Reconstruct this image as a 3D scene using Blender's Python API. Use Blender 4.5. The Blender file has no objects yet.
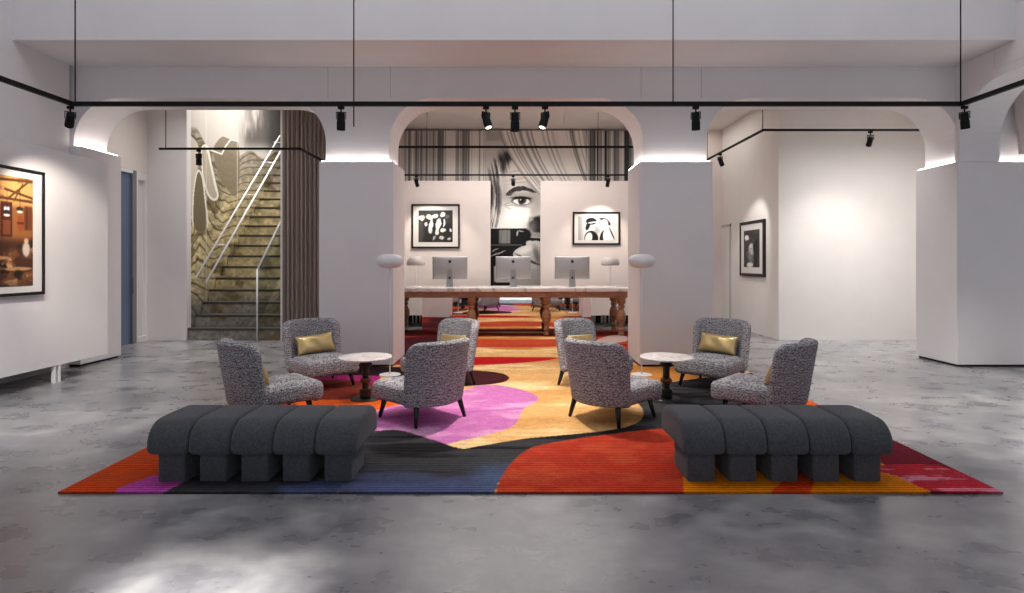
import bpy, bmesh, math, random
import numpy as np
from mathutils import Vector, Matrix

random.seed(7)
R = math.radians
PI = math.pi
C = bpy.context.scene.collection
F = 580.0            # focal length in pixels of the 1024-wide frame
CX, CY, H = 515.0, 261.0, 1.5


def lin(c):
    return tuple(((v / 255.0) / 12.92 if v / 255.0 <= 0.04045 else ((v / 255.0 + 0.055) / 1.055) ** 2.4) for v in c)


def lin_np(a):
    a = np.clip(a / 255.0, 0, 1)
    return np.where(a <= 0.04045, a / 12.92, ((a + 0.055) / 1.055) ** 2.4)


# ------------------------------------------------------------------ materials
def mat(name, rgb, rough=0.6, metal=0.0, bump=0.0, bscale=200.0, var=0.0, vscale=6.0, emit=None, spec=None, sheen=0.0, coat=0.0):
    m = bpy.data.materials.new(name)
    m.use_nodes = True
    nt = m.node_tree
    b = nt.nodes['Principled BSDF']
    col = lin(rgb)
    b.inputs['Base Color'].default_value = (*col, 1)
    b.inputs['Roughness'].default_value = rough
    b.inputs['Metallic'].default_value = metal
    if spec is not None:
        b.inputs['Specular IOR Level'].default_value = spec
    if sheen:
        b.inputs['Sheen Weight'].default_value = sheen
    if coat:
        b.inputs['Coat Weight'].default_value = coat
        b.inputs['Coat Roughness'].default_value = 0.1
    tc = nt.nodes.new('ShaderNodeTexCoord')
    if var:
        n = nt.nodes.new('ShaderNodeTexNoise')
        n.inputs['Scale'].default_value = vscale
        n.inputs['Detail'].default_value = 5
        nt.links.new(tc.outputs['Object'], n.inputs['Vector'])
        r = nt.nodes.new('ShaderNodeValToRGB')
        r.color_ramp.elements[0].position = 0.3
        r.color_ramp.elements[1].position = 0.7
        r.color_ramp.elements[0].color = (*[max(0, v * (1 - var)) for v in col], 1)
        r.color_ramp.elements[1].color = (*[min(1, v * (1 + var)) for v in col], 1)
        nt.links.new(n.outputs['Fac'], r.inputs['Fac'])
        nt.links.new(r.outputs['Color'], b.inputs['Base Color'])
    if bump:
        n2 = nt.nodes.new('ShaderNodeTexNoise')
        n2.inputs['Scale'].default_value = bscale
        n2.inputs['Detail'].default_value = 3
        nt.links.new(tc.outputs['Object'], n2.inputs['Vector'])
        bp = nt.nodes.new('ShaderNodeBump')
        bp.inputs['Strength'].default_value = bump
        bp.inputs['Distance'].default_value = 0.01
        nt.links.new(n2.outputs['Fac'], bp.inputs['Height'])
        nt.links.new(bp.outputs['Normal'], b.inputs['Normal'])
    if emit:
        b.inputs['Emission Color'].default_value = (*lin(emit[0]), 1)
        b.inputs['Emission Strength'].default_value = emit[1]
    return m


def mat_attr(name, rough=0.6, weave=0.0, wscale=140.0, spec=0.3, coat=0.0):
    """colour laid down vertex by vertex (a print or a dyed pattern), with an optional woven bump"""
    m = bpy.data.materials.new(name)
    m.use_nodes = True
    nt = m.node_tree
    b = nt.nodes['Principled BSDF']
    b.inputs['Roughness'].default_value = rough
    b.inputs['Specular IOR Level'].default_value = spec
    b.inputs['Coat Weight'].default_value = coat
    b.inputs['Coat Roughness'].default_value = 0.08
    a = nt.nodes.new('ShaderNodeAttribute')
    a.attribute_name = 'Col'
    nt.links.new(a.outputs['Color'], b.inputs['Base Color'])
    if weave:
        tc = nt.nodes.new('ShaderNodeTexCoord')
        w = nt.nodes.new('ShaderNodeTexWave')
        w.wave_type = 'BANDS'
        w.bands_direction = 'Y'
        w.inputs['Scale'].default_value = 8.5
        w.inputs['Distortion'].default_value = 1.6
        w.inputs['Detail'].default_value = 3
        w.inputs['Detail Scale'].default_value = 6
        n = nt.nodes.new('ShaderNodeTexNoise')
        n.inputs['Scale'].default_value = wscale
        n.inputs['Detail'].default_value = 2
        nt.links.new(tc.outputs['Object'], w.inputs['Vector'])
        nt.links.new(tc.outputs['Object'], n.inputs['Vector'])
        ad = nt.nodes.new('ShaderNodeMath')
        ad.operation = 'MULTIPLY_ADD'
        ad.inputs[1].default_value = 0.5
        nt.links.new(w.outputs['Fac'], ad.inputs[0])
        nt.links.new(n.outputs['Fac'], ad.inputs[2])
        bp = nt.nodes.new('ShaderNodeBump')
        bp.inputs['Strength'].default_value = weave
        bp.inputs['Distance'].default_value = 0.006
        nt.links.new(ad.outputs[0], bp.inputs['Height'])
        nt.links.new(bp.outputs['Normal'], b.inputs['Normal'])
        mx = nt.nodes.new('ShaderNodeMix')
        mx.data_type = 'RGBA'
        mx.blend_type = 'MULTIPLY'
        mx.inputs['Factor'].default_value = 0.8
        rp = nt.nodes.new('ShaderNodeValToRGB')
        rp.color_ramp.elements[0].position = 0.4
        rp.color_ramp.elements[0].color = (0.36, 0.36, 0.36, 1)
        rp.color_ramp.elements[1].position = 0.95
        rp.color_ramp.elements[1].color = (1.4, 1.4, 1.4, 1)
        nt.links.new(ad.outputs[0], rp.inputs['Fac'])
        nt.links.new(a.outputs['Color'], mx.inputs['A'])
        nt.links.new(rp.outputs['Color'], mx.inputs['B'])
        nt.links.new(mx.outputs['Result'], b.inputs['Base Color'])
    return m


def mat_boucle():
    m = bpy.data.materials.new('boucle_fabric')
    m.use_nodes = True
    nt = m.node_tree
    b = nt.nodes['Principled BSDF']
    b.inputs['Roughness'].default_value = 0.95
    b.inputs['Specular IOR Level'].default_value = 0.15
    tc = nt.nodes.new('ShaderNodeTexCoord')
    n = nt.nodes.new('ShaderNodeTexNoise')
    n.inputs['Scale'].default_value = 135
    n.inputs['Detail'].default_value = 3
    n.inputs['Distortion'].default_value = 0.9
    mp = nt.nodes.new('ShaderNodeMapping')
    mp.inputs['Scale'].default_value = (0.9, 0.9, 1.2)
    nt.links.new(tc.outputs['Object'], mp.inputs['Vector'])
    nt.links.new(mp.outputs['Vector'], n.inputs['Vector'])
    w = nt.nodes.new('ShaderNodeTexWave')
    w.bands_direction = 'Z'
    w.inputs['Scale'].default_value = 12
    w.inputs['Distortion'].default_value = 9
    w.inputs['Detail'].default_value = 3
    w.inputs['Detail Scale'].default_value = 2.5
    nt.links.new(tc.outputs['Object'], w.inputs['Vector'])
    ad = nt.nodes.new('ShaderNodeMix')
    ad.data_type = 'FLOAT'
    ad.inputs['Factor'].default_value = 0.12
    nt.links.new(n.outputs['Fac'], ad.inputs['A'])
    nt.links.new(w.outputs['Fac'], ad.inputs['B'])
    r = nt.nodes.new('ShaderNodeValToRGB')
    e = r.color_ramp.elements
    e[0].position = 0.36
    e[0].color = (*lin((44, 45, 54)), 1)
    e[1].position = 0.66
    e[1].color = (*lin((228, 224, 225)), 1)
    k = e.new(0.47)
    k.color = (*lin((138, 136, 143)), 1)
    nt.links.new(ad.outputs['Result'], r.inputs['Fac'])
    nt.links.new(r.outputs['Color'], b.inputs['Base Color'])
    bp = nt.nodes.new('ShaderNodeBump')
    bp.inputs['Strength'].default_value = 0.8
    bp.inputs['Distance'].default_value = 0.015
    nt.links.new(ad.outputs['Result'], bp.inputs['Height'])
    nt.links.new(bp.outputs['Normal'], b.inputs['Normal'])
    return m


def mat_floor():
    m = bpy.data.materials.new('polished_concrete')
    m.use_nodes = True
    nt = m.node_tree
    b = nt.nodes['Principled BSDF']
    tc = nt.nodes.new('ShaderNodeTexCoord')

    def noise(scale, detail, dist, stretch=(1, 1, 1)):
        mp = nt.nodes.new('ShaderNodeMapping')
        mp.inputs['Scale'].default_value = stretch
        n = nt.nodes.new('ShaderNodeTexNoise')
        n.inputs['Scale'].default_value = scale
        n.inputs['Detail'].default_value = detail
        n.inputs['Distortion'].default_value = dist
        n.inputs['Roughness'].default_value = 0.56
        nt.links.new(tc.outputs['Object'], mp.inputs['Vector'])
        nt.links.new(mp.outputs['Vector'], n.inputs['Vector'])
        return n
    n1 = noise(0.9, 4, 0.0)
    n2 = noise(3.0, 3.0, 0.0, (1, 1.3, 1))
    n3 = noise(26, 8, 0.0)

    def mixf(a, c, f):
        x = nt.nodes.new('ShaderNodeMix')
        x.data_type = 'FLOAT'
        x.inputs['Factor'].default_value = f
        nt.links.new(a, x.inputs['A'])
        nt.links.new(c, x.inputs['B'])
        return x.outputs['Result']
    f = mixf(mixf(n1.outputs['Fac'], n2.outputs['Fac'], 0.5), n3.outputs['Fac'], 0.04)
    r = nt.nodes.new('ShaderNodeValToRGB')
    e = r.color_ramp.elements
    e[0].position = 0.33
    e[0].color = (*lin((80, 82, 88)), 1)
    e[1].position = 0.67
    e[1].color = (*lin((174, 172, 170)), 1)
    k = e.new(0.5)
    k.color = (*lin((126, 125, 129)), 1)
    nt.links.new(f, r.inputs['Fac'])
    nt.links.new(r.outputs['Color'], b.inputs['Base Color'])
    mr = nt.nodes.new('ShaderNodeMapRange')
    mr.inputs['From Min'].default_value = 0.3
    mr.inputs['From Max'].default_value = 0.7
    mr.inputs['To Min'].default_value = 0.24
    mr.inputs['To Max'].default_value = 0.36
    nt.links.new(n2.outputs['Fac'], mr.inputs['Value'])
    nt.links.new(mr.outputs['Result'], b.inputs['Roughness'])
    b.inputs['IOR'].default_value = 1.9
    b.inputs['Coat Weight'].default_value = 0.12
    b.inputs['Coat Roughness'].default_value = 0.25
    bp = nt.nodes.new('ShaderNodeBump')
    bp.inputs['Strength'].default_value = 0.004
    bp.inputs['Distance'].default_value = 0.01
    nt.links.new(n3.outputs['Fac'], bp.inputs['Height'])
    nt.links.new(bp.outputs['Normal'], b.inputs['Normal'])
    return m


def mat_marble(name, base, vein, scale=3.0):
    m = bpy.data.materials.new(name)
    m.use_nodes = True
    nt = m.node_tree
    b = nt.nodes['Principled BSDF']
    b.inputs['Roughness'].default_value = 0.25
    tc = nt.nodes.new('ShaderNodeTexCoord')
    n = nt.nodes.new('ShaderNodeTexNoise')
    n.inputs['Scale'].default_value = scale
    n.inputs['Detail'].default_value = 8
    n.inputs['Distortion'].default_value = 1.6
    nt.links.new(tc.outputs['Object'], n.inputs['Vector'])
    r = nt.nodes.new('ShaderNodeValToRGB')
    e = r.color_ramp.elements
    e[0].position = 0.44
    e[0].color = (*lin(base), 1)
    e[1].position = 0.56
    e[1].color = (*lin(base), 1)
    k = e.new(0.5)
    k.color = (*lin(vein), 1)
    nt.links.new(n.outputs['Fac'], r.inputs['Fac'])
    nt.links.new(r.outputs['Color'], b.inputs['Base Color'])
    return m


def mat_wood(name, c0, c1, rough=0.45):
    m = bpy.data.materials.new(name)
    m.use_nodes = True
    nt = m.node_tree
    b = nt.nodes['Principled BSDF']
    b.inputs['Roughness'].default_value = rough
    tc = nt.nodes.new('ShaderNodeTexCoord')
    mp = nt.nodes.new('ShaderNodeMapping')
    mp.inputs['Scale'].default_value = (2, 14, 14)
    n = nt.nodes.new('ShaderNodeTexNoise')
    n.inputs['Scale'].default_value = 2.5
    n.inputs['Detail'].default_value = 7
    n.inputs['Distortion'].default_value = 1.0
    nt.links.new(tc.outputs['Object'], mp.inputs['Vector'])
    nt.links.new(mp.outputs['Vector'], n.inputs['Vector'])
    r = nt.nodes.new('ShaderNodeValToRGB')
    r.color_ramp.elements[0].position = 0.3
    r.color_ramp.elements[0].color = (*lin(c0), 1)
    r.color_ramp.elements[1].position = 0.7
    r.color_ramp.elements[1].color = (*lin(c1), 1)
    nt.links.new(n.outputs['Fac'], r.inputs['Fac'])
    nt.links.new(r.outputs['Color'], b.inputs['Base Color'])
    return m


def mat_glass(name, rgb, alpha_mix=0.75):
    m = bpy.data.materials.new(name)
    m.use_nodes = True
    nt = m.node_tree
    nt.nodes.remove(nt.nodes['Principled BSDF'])
    out = nt.nodes['Material Output']
    t = nt.nodes.new('ShaderNodeBsdfTransparent')
    t.inputs['Color'].default_value = (*lin(rgb), 1)
    g = nt.nodes.new('ShaderNodeBsdfGlossy')
    g.inputs['Roughness'].default_value = 0.03
    mx = nt.nodes.new('ShaderNodeMixShader')
    mx.inputs['Fac'].default_value = 1 - alpha_mix
    nt.links.new(t.outputs[0], mx.inputs[1])
    nt.links.new(g.outputs[0], mx.inputs[2])
    nt.links.new(mx.outputs[0], out.inputs['Surface'])
    return m


M = {}
M['plaster'] = mat('white_plaster', (228, 224, 224), 0.85, var=0.02, vscale=2)
M['plaster_warm'] = mat('warm_white_plaster', (231, 226, 221), 0.85, var=0.02, vscale=2)
M['plaster_pink'] = mat('blush_plaster', (233, 221, 215), 0.85, var=0.02, vscale=2)
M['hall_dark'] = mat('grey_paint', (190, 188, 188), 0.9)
M['shadow_gap'] = mat('black_plinth', (24, 23, 24), 0.8)
M['floor'] = mat_floor()
M['black_metal'] = mat('black_powder_coat', (12, 12, 12), 0.6, 0.0, spec=0.2)
M['black_gloss'] = mat('black_lacquer', (13, 11, 11), 0.4)
M['bronze'] = mat('aged_bronze', (96, 62, 38), 0.4, 0.6, var=0.3, vscale=30)
M['bench'] = mat('charcoal_felt', (81, 82, 87), 0.95, bump=0.7, bscale=120, var=0.22, vscale=60, spec=0.15, sheen=0.15)
M['boucle'] = mat_boucle()
M['satin'] = mat('gold_satin', (206, 180, 126), 0.36, 0.7, bump=0.12, bscale=14)
M['marble'] = mat_marble('white_marble', (238, 232, 230), (204, 194, 192), 5)
M['desk_marble'] = mat_marble('veined_marble', (238, 232, 226), (196, 184, 176), 1.4)
M['oak'] = mat_wood('carved_oak', (138, 92, 62), (190, 142, 104))
M['white_lamp'] = mat('white_enamel', (232, 230, 230), 0.4)
M['grey_shade'] = mat('smoked_white_shade', (196, 190, 186), 0.4)
M['alu'] = mat('brushed_aluminium', (176, 174, 174), 0.45, 0.6)
M['black_logo'] = mat('black_logo_ink', (10, 10, 10), 0.3)
M['screen'] = mat('dark_screen', (12, 12, 14), 0.15)
M['mirror'] = mat('mirror_glass', (238, 232, 230), 0.02, 1.0)
M['drape'] = mat('taupe_drape', (142, 128, 120), 0.9, bump=0.2, bscale=120, sheen=0.2)
M['sheer'] = mat('pale_drape', (196, 184, 178), 0.9, sheen=0.2)
M['led'] = mat('led_strip', (255, 255, 255), 0.5, emit=((255, 246, 238), 15.0))
M['lens'] = mat('spot_lens', (255, 240, 220), 0.3, emit=((255, 240, 215), 3.0))
M['lens'].cycles.emission_sampling = 'NONE'
M['lens_off'] = mat('spot_lens_dark', (60, 58, 52), 0.2)
M['white_metal'] = mat('white_steel', (236, 236, 236), 0.35)
M['steel'] = mat('grey_steel', (150, 150, 152), 0.35, 0.7)
M['print'] = mat_attr('photographic_print', 0.5, coat=0.15)
M['mural'] = mat_attr('mural_print', 0.75)
M['rug'] = mat_attr('woven_wool', 0.95, weave=0.9, spec=0.1)
M['riser'] = mat_attr('printed_stone', 0.7)
M['tread'] = mat('dark_stone', (62, 56, 50), 0.6, var=0.2, vscale=8)
M['mat_board'] = mat('passepartout', (222, 218, 214), 0.8)
M['blue_glass'] = mat('blue_glass', (92, 112, 140), 0.12, spec=0.6)
M['clear_glass'] = mat_glass('clear_glass', (236, 240, 236), 0.9)


# ------------------------------------------------------------------ mesh helpers
def link(name, bm, m, parent=None, smooth=False, loc=None):
    bmesh.ops.recalc_face_normals(bm, faces=bm.faces)
    me = bpy.data.meshes.new(name)
    bm.to_mesh(me)
    bm.free()
    if m:
        me.materials.append(M[m] if isinstance(m, str) else m)
    if smooth:
        for p in me.polygons:
            p.use_smooth = True
    o = bpy.data.objects.new(name, me)
    C.objects.link(o)
    if parent:
        o.parent = parent
    if loc:
        o.location = loc
    return o


def tag(o, label=None, cat=None, group=None, kind=None):
    if label:
        o['label'] = label
    if cat:
        o['category'] = cat
    if group:
        o['group'] = group
    if kind:
        o['kind'] = kind
    return o


def thing(name, label, cat, loc=(0, 0, 0), rz=0.0, group=None):
    o = bpy.data.objects.new(name, None)
    o.empty_display_size = 0.1
    C.objects.link(o)
    o.location = loc
    o.rotation_euler = (0, 0, rz)
    return tag(o, label, cat, group)


def struct(name, bm, m, smooth=False):
    o = link(name, bm, m, smooth=smooth)
    o['kind'] = 'structure'
    return o


def box(bm, x0, x1, y0, y1, z0, z1, bev=0.0, seg=2):
    r = bmesh.ops.create_cube(bm, size=1)
    vs = r['verts']
    bmesh.ops.scale(bm, vec=(x1 - x0, y1 - y0, z1 - z0), verts=vs)
    bmesh.ops.translate(bm, vec=((x0 + x1) / 2, (y0 + y1) / 2, (z0 + z1) / 2), verts=vs)
    if bev:
        es = list({e for v in vs for e in v.link_edges})
        bmesh.ops.bevel(bm, geom=es, offset=bev, segments=seg, affect='EDGES', profile=0.5)
    return bm


def nbox(*a, **k):
    return box(bmesh.new(), *a, **k)


def tube(bm, p0, p1, r0, r1=None, n=16, caps=True):
    p0, p1 = Vector(p0), Vector(p1)
    r1 = r0 if r1 is None else r1
    d = (p1 - p0).normalized()
    a = d.orthogonal().normalized()
    b = d.cross(a)
    A = [bm.verts.new(p0 + (a * math.cos(2 * PI * i / n) + b * math.sin(2 * PI * i / n)) * r0) for i in range(n)]
    B = [bm.verts.new(p1 + (a * math.cos(2 * PI * i / n) + b * math.sin(2 * PI * i / n)) * r1) for i in range(n)]
    for i in range(n):
        bm.faces.new((A[i], A[(i + 1) % n], B[(i + 1) % n], B[i]))
    if caps:
        bm.faces.new(A[::-1])
        bm.faces.new(B)
    return bm


def lathe(bm, prof, n=40, cx=0, cy=0):
    rings = []
    for r, z in prof:
        if r < 1e-6:
            rings.append([bm.verts.new((cx, cy, z))])
        else:
            rings.append([bm.verts.new((cx + r * math.cos(2 * PI * i / n), cy + r * math.sin(2 * PI * i / n), z)) for i in range(n)])
    for A, B in zip(rings, rings[1:]):
        if len(A) == 1 and len(B) == 1:
            continue
        for i in range(n):
            j = (i + 1) % n
            if len(A) == 1:
                bm.faces.new((A[0], B[i], B[j]))
            elif len(B) == 1:
                bm.faces.new((A[i], A[j], B[0]))
            else:
                bm.faces.new((A[i], A[j], B[j], B[i]))
    if len(rings[0]) > 1:
        bm.faces.new(rings[0][::-1])
    if len(rings[-1]) > 1:
        bm.faces.new(rings[-1])
    return bm


def rrect(hx0, hx1, hy0, hy1, rads, n=8):
    """rounded rectangle outline; rads = radii at (x1,y0),(x1,y1),(x0,y1),(x0,y0), CCW, with edge points"""
    pts = []
    cs = [((hx1 - rads[0], hy0 + rads[0]), -PI / 2, rads[0]), ((hx1 - rads[1], hy1 - rads[1]), 0, rads[1]),
          ((hx0 + rads[2], hy1 - rads[2]), PI / 2, rads[2]), ((hx0 + rads[3], hy0 + rads[3]), PI, rads[3])]
    for (c, a0, r) in cs:
        for i in range(n + 1):
            a = a0 + PI / 2 * i / n
            pts.append((c[0] + r * math.cos(a), c[1] + r * math.sin(a)))
    out = []
    for i, p in enumerate(pts):
        q = pts[(i + 1) % len(pts)]
        d = math.hypot(q[0] - p[0], q[1] - p[1])
        out.append(p)
        k = int(d / 0.04)
        for j in range(1, k + 1):
            t = j / (k + 1)
            out.append((p[0] + (q[0] - p[0]) * t, p[1] + (q[1] - p[1]) * t))
    res = [out[0]]
    for p in out[1:]:
        if math.hypot(p[0] - res[-1][0], p[1] - res[-1][1]) > 1e-5:
            res.append(p)
    return res


def slab(outline, t0, t1, r, dome0=0.0, dome1=0.0, rings=6, nb=4, fn=lambda a, b, t: (a, b, t)):
    """solid with a 2D outline and rounded rims between t0 and t1; fn maps (a, b, t) to space"""
    bm = bmesh.new()
    n = len(outline)
    cx = sum(p[0] for p in outline) / n
    cy = sum(p[1] for p in outline) / n
    nor = []
    for i in range(n):
        p, q = outline[i - 1], outline[(i + 1) % n]
        dx, dy = q[0] - p[0], q[1] - p[1]
        l = math.hypot(dx, dy) or 1
        nor.append((-dy / l, dx / l))      # inward for CCW

    def inset(d):
        return [(p[0] + m_[0] * d, p[1] + m_[1] * d) for p, m_ in zip(outline, nor)]
    loops = []
    inn = inset(r)
    for i in range(1, rings + 1):
        s = i / rings
        loops.append([(cx + (p[0] - cx) * s, cy + (p[1] - cy) * s, t1 + dome1 * (1 - s * s)) for p in inn])
    for k in range(1, nb + 1):
        a = PI / 2 * k / nb
        loops.append([(p[0], p[1], t1 - r * (1 - math.cos(a))) for p in inset(r * (1 - math.sin(a)))])
    for k in range(0, nb):
        a = PI / 2 * (1 - k / nb)
        loops.append([(p[0], p[1], t0 + r * (1 - math.cos(a))) for p in inset(r * (1 - math.sin(a)))])
    for i in range(rings, 0, -1):
        s = i / rings
        loops.append([(cx + (p[0] - cx) * s, cy + (p[1] - cy) * s, t0 - dome0 * (1 - s * s)) for p in inn])
    V = [[bm.verts.new(fn(*p)) for p in L] for L in loops]
    for A, B in zip(V, V[1:]):
        for i in range(n):
            j = (i + 1) % n
            bm.faces.new((A[i], A[j], B[j], B[i]))
    top = bm.verts.new(fn(cx, cy, t1 + dome1))
    bot = bm.verts.new(fn(cx, cy, t0 - dome0))
    for i in range(n):
        j = (i + 1) % n
        bm.faces.new((top, V[0][i], V[0][j]))
        bm.faces.new((bot, V[-1][j], V[-1][i]))
    bmesh.ops.remove_doubles(bm, verts=bm.verts, dist=1e-6)
    return bm


def arch_wall(openings, x0, x1, zbot, ztop, t0, t1, rad=0.64, zc=3.83, axis='y'):
    """wall slab with round-cornered openings cut up from its bottom edge"""
    f = (lambda a, z, t: (a, t, z)) if axis == 'y' else (lambda a, z, t: (t, a, z))
    prof = [(x0, zbot)]                      # lower edge from left to right; vertical jambs are repeated x
    for (a, b) in openings:
        prof.append((a, zbot))
        for i in range(15):
            t = PI - PI / 2 * i / 14
            prof.append((a + rad + rad * math.cos(t), zc - rad + rad * math.sin(t)))
        for i in range(15):
            t = PI / 2 - PI / 2 * i / 14
            prof.append((b - rad + rad * math.cos(t), zc - rad + rad * math.sin(t)))
        prof.append((b, zbot))
    prof.append((x1, zbot))
    bm = bmesh.new()
    v = lambda a, z, t: bm.verts.new(f(a, z, t))
    for (a, za), (b, zb) in zip(prof, prof[1:]):
        bm.faces.new((v(a, za, t0), v(b, zb, t0), v(b, zb, t1), v(a, za, t1)))
        if abs(b - a) > 1e-6:
            for t in (t0, t1):
                bm.faces.new((v(a, za, t), v(b, zb, t), v(b, ztop, t), v(a, ztop, t)))
            bm.faces.new((v(a, ztop, t0), v(b, ztop, t0), v(b, ztop, t1), v(a, ztop, t1)))
    for x in (x0, x1):
        bm.faces.new((v(x, zbot, t0), v(x, ztop, t0), v(x, ztop, t1), v(x, zbot, t1)))
    bmesh.ops.remove_doubles(bm, verts=bm.verts, dist=1e-5)
    return bm


def paint_grid(name, a0, a1, b0, b1, step, fn, place, m, depth=0.004, parent=None):
    """a printed sheet: a fine grid with real thickness whose points carry the print's colours.
    fn(A, B) -> HxWx3 sRGB 0..255; place(a, b, t) -> xyz (t = 0 front, 1 back)"""
    na = max(2, int(round((a1 - a0) / step)) + 1)
    nb = max(2, int(round((b1 - b0) / step)) + 1)
    a = np.linspace(a0, a1, na)
    b = np.linspace(b0, b1, nb)
    A, B = np.meshgrid(a, b)
    rgb = lin_np(np.asarray(fn(A, B), dtype=float))
    P = place(A, B, 0.0)
    co = np.stack(P, -1).reshape(-1, 3)
    idx = np.arange(na * nb).reshape(nb, na)
    q = np.stack([idx[:-1, :-1], idx[:-1, 1:], idx[1:, 1:], idx[1:, :-1]], -1).reshape(-1, 4)
    # rim and back
    loop = np.concatenate([idx[0, :], idx[1:, -1], idx[-1, -2::-1], idx[-2:0:-1, 0]])
    flatA, flatB = A.ravel()[loop], B.ravel()[loop]
    Pb = np.stack(place(flatA, flatB, 1.0), -1)
    base = na * nb
    L = len(loop)
    bi = base + np.arange(L)
    rim = np.stack([loop, bi, np.roll(bi, -1), np.roll(loop, -1)], -1)
    co = np.concatenate([co, Pb])
    cols = np.concatenate([rgb.reshape(-1, 3), rgb.reshape(-1, 3)[loop]])
    faces = [tuple(int(v) for v in f) for f in q] + [tuple(int(v) for v in f) for f in rim] + [tuple(int(v) for v in bi)]
    me = bpy.data.meshes.new(name)
    me.from_pydata([tuple(float(x) for x in c) for c in co], [], faces)
    at = me.color_attributes.new('Col', 'FLOAT_COLOR', 'POINT')
    buf = np.ones((len(co), 4), dtype=np.float32)
    buf[:, :3] = cols
    at.data.foreach_set('color', buf.ravel())
    me.materials.append(M[m])
    me.validate()
    me.update()
    o = bpy.data.objects.new(name, me)
    C.objects.link(o)
    if parent:
        o.parent = parent
    return o


def copy_tree(o, parent=None):
    c = o.copy()
    C.objects.link(c)
    if parent:
        c.parent = parent
    for ch in list(o.children):
        copy_tree(ch, c)
    return c


# ------------------------------------------------------------------ numpy painting helpers
def vnoise(x, y, seed=0):
    """smooth value noise 0..1"""
    rs = np.random.RandomState(seed)
    T = rs.rand(256, 256)
    xi, yi = np.floor(x).astype(int), np.floor(y).astype(int)
    fx, fy = x - xi, y - yi
    fx, fy = fx * fx * (3 - 2 * fx), fy * fy * (3 - 2 * fy)
    g = lambda i, j: T[i % 256, j % 256]
    return (g(xi, yi) * (1 - fx) * (1 - fy) + g(xi + 1, yi) * fx * (1 - fy) + g(xi, yi + 1) * (1 - fx) * fy + g(xi + 1, yi + 1) * fx * fy)


def fbm(x, y, seed=0, oct=4):
    s, a, t = 0, 0.5, 0
    for k in range(oct):
        s = s + a * vnoise(x * 2 ** k, y * 2 ** k, seed + k)
        t += a
        a *= 0.5
    return s / t


def smooth(e0, e1, x):
    t = np.clip((x - e0) / (e1 - e0), 0, 1)
    return t * t * (3 - 2 * t)


def over(img, col, m):
    m = m[..., None]
    return img * (1 - m) + np.asarray(col, dtype=float) * m


def spline(pts, k=6):
    n = len(pts)
    out = []
    for i in range(n):
        p0, p1, p2, p3 = (np.array(pts[(i + d) % n], float) for d in (-1, 0, 1, 2))
        for j in range(k):
            t = j / k
            out.append(0.5 * ((2 * p1) + (-p0 + p2) * t + (2 * p0 - 5 * p1 + 4 * p2 - p3) * t * t + (-p0 + 3 * p1 - 3 * p2 + p3) * t ** 3))
    return np.array(out)


def inpoly(U, V, poly):
    ins = np.zeros(U.shape, bool)
    n = len(poly)
    for i in range(n):
        x0, y0 = poly[i]
        x1, y1 = poly[(i + 1) % n]
        if y0 == y1:
            continue
        c = ((y0 > V) != (y1 > V)) & (U < (x1 - x0) * (V - y0) / (y1 - y0) + x0)
        ins ^= c
    return ins.astype(float)


def ell(U, V, cx, cy, rx, ry, ang=0, soft=0.25):
    a = R(ang)
    x = (U - cx) * math.cos(a) + (V - cy) * math.sin(a)
    y = -(U - cx) * math.sin(a) + (V - cy) * math.cos(a)
    d = np.sqrt((x / rx) ** 2 + (y / ry) ** 2)
    return 1 - smooth(1 - soft, 1 + soft, d)


def rectm(U, V, x0, x1, y0, y1, s=0.3):
    return smooth(x0 - s, x0 + s, U) * (1 - smooth(x1 - s, x1 + s, U)) * smooth(y0 - s, y0 + s, V) * (1 - smooth(y1 - s, y1 + s, V))


# =================================================================== THE SETTING
YF = 8.28           # front of the arcade wall
YB = 8.95           # back of it
PF, PB = 8.21, 9.06  # front and back of the pier cladding
ZC = 2.91           # top of the cladding
ZA = 3.83           # crown of the arches
ZS = 4.27           # underside of the balcony
ZR = 4.66           # ceiling of the rooms behind

struct('floor', nbox(-11, 11, -4, 19, -0.2, 0), 'floor')


ops = [(-6.30, -2.70), (-1.80, 1.83), (2.73, 6.33)]
bm = arch_wall(ops, -7.6, 9.2, ZC, 5.2, YF, YB)
struct('wall_arcade', bm, 'plaster')

# clad piers: the four of the arcade (the far right one is wider)
piers = [('wall_pier_far_left', -7.6, -6.15), ('wall_pier_left', -2.775, -1.725), ('wall_pier_right', 1.765, 2.80), ('wall_pier_far_right', 6.26, 8.6)]
for nm, a, b in piers:
    bm = nbox(a, b, PF, PB, 0.03, 3.13 if b < -6 else ZC, bev=0.006, seg=1)
    struct(nm, bm, 'plaster')
    struct('trim_shadow_gap', nbox(a + 0.03, b - 0.03, PF + 0.03, PB - 0.03, 0, 0.03), 'shadow_gap')

# right side arcade: beam, arch and the corner block
bm = arch_wall([(3.2, 8.2)], 1.0, YF, ZC, 7.2, 6.28, 6.85, rad=0.75, zc=3.9, axis='x')
struct('wall_right', bm, 'plaster')
struct('wall_right_pier', nbox(6.85, 8.6, YF - 0.012, YF, ZC, 3.31), 'plaster')
# left side wall of the hall
struct('wall_left', nbox(-6.75, -6.3, -1.0, PF - 0.01, 0, 7.2), 'plaster')
# balcony front and its underside
struct('wall_balcony', nbox(-6.3, 6.28, 7.27, YF, ZS, 7.2), 'plaster')
# thin reveals in the arcade wall
for i, xx in enumerate((-2.67, -1.78, 1.80, 2.66)):
    struct('trim_%d' % (i + 1), nbox(xx - 0.004, xx + 0.004, YF - 0.003, YF, ZA + 0.0, ZS), 'hall_dark')
bm = bmesh.new()
for (y0, y1, z0, z1) in ((3.0, 7.6, 4.02, 4.03), (3.0, 7.6, 4.75, 4.76), (7.59, 7.6, 4.03, 4.75)):
    box(bm, 6.272, 6.28, y0, y1, z0, z1)
struct('trim_5', bm, 'plaster')

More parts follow.
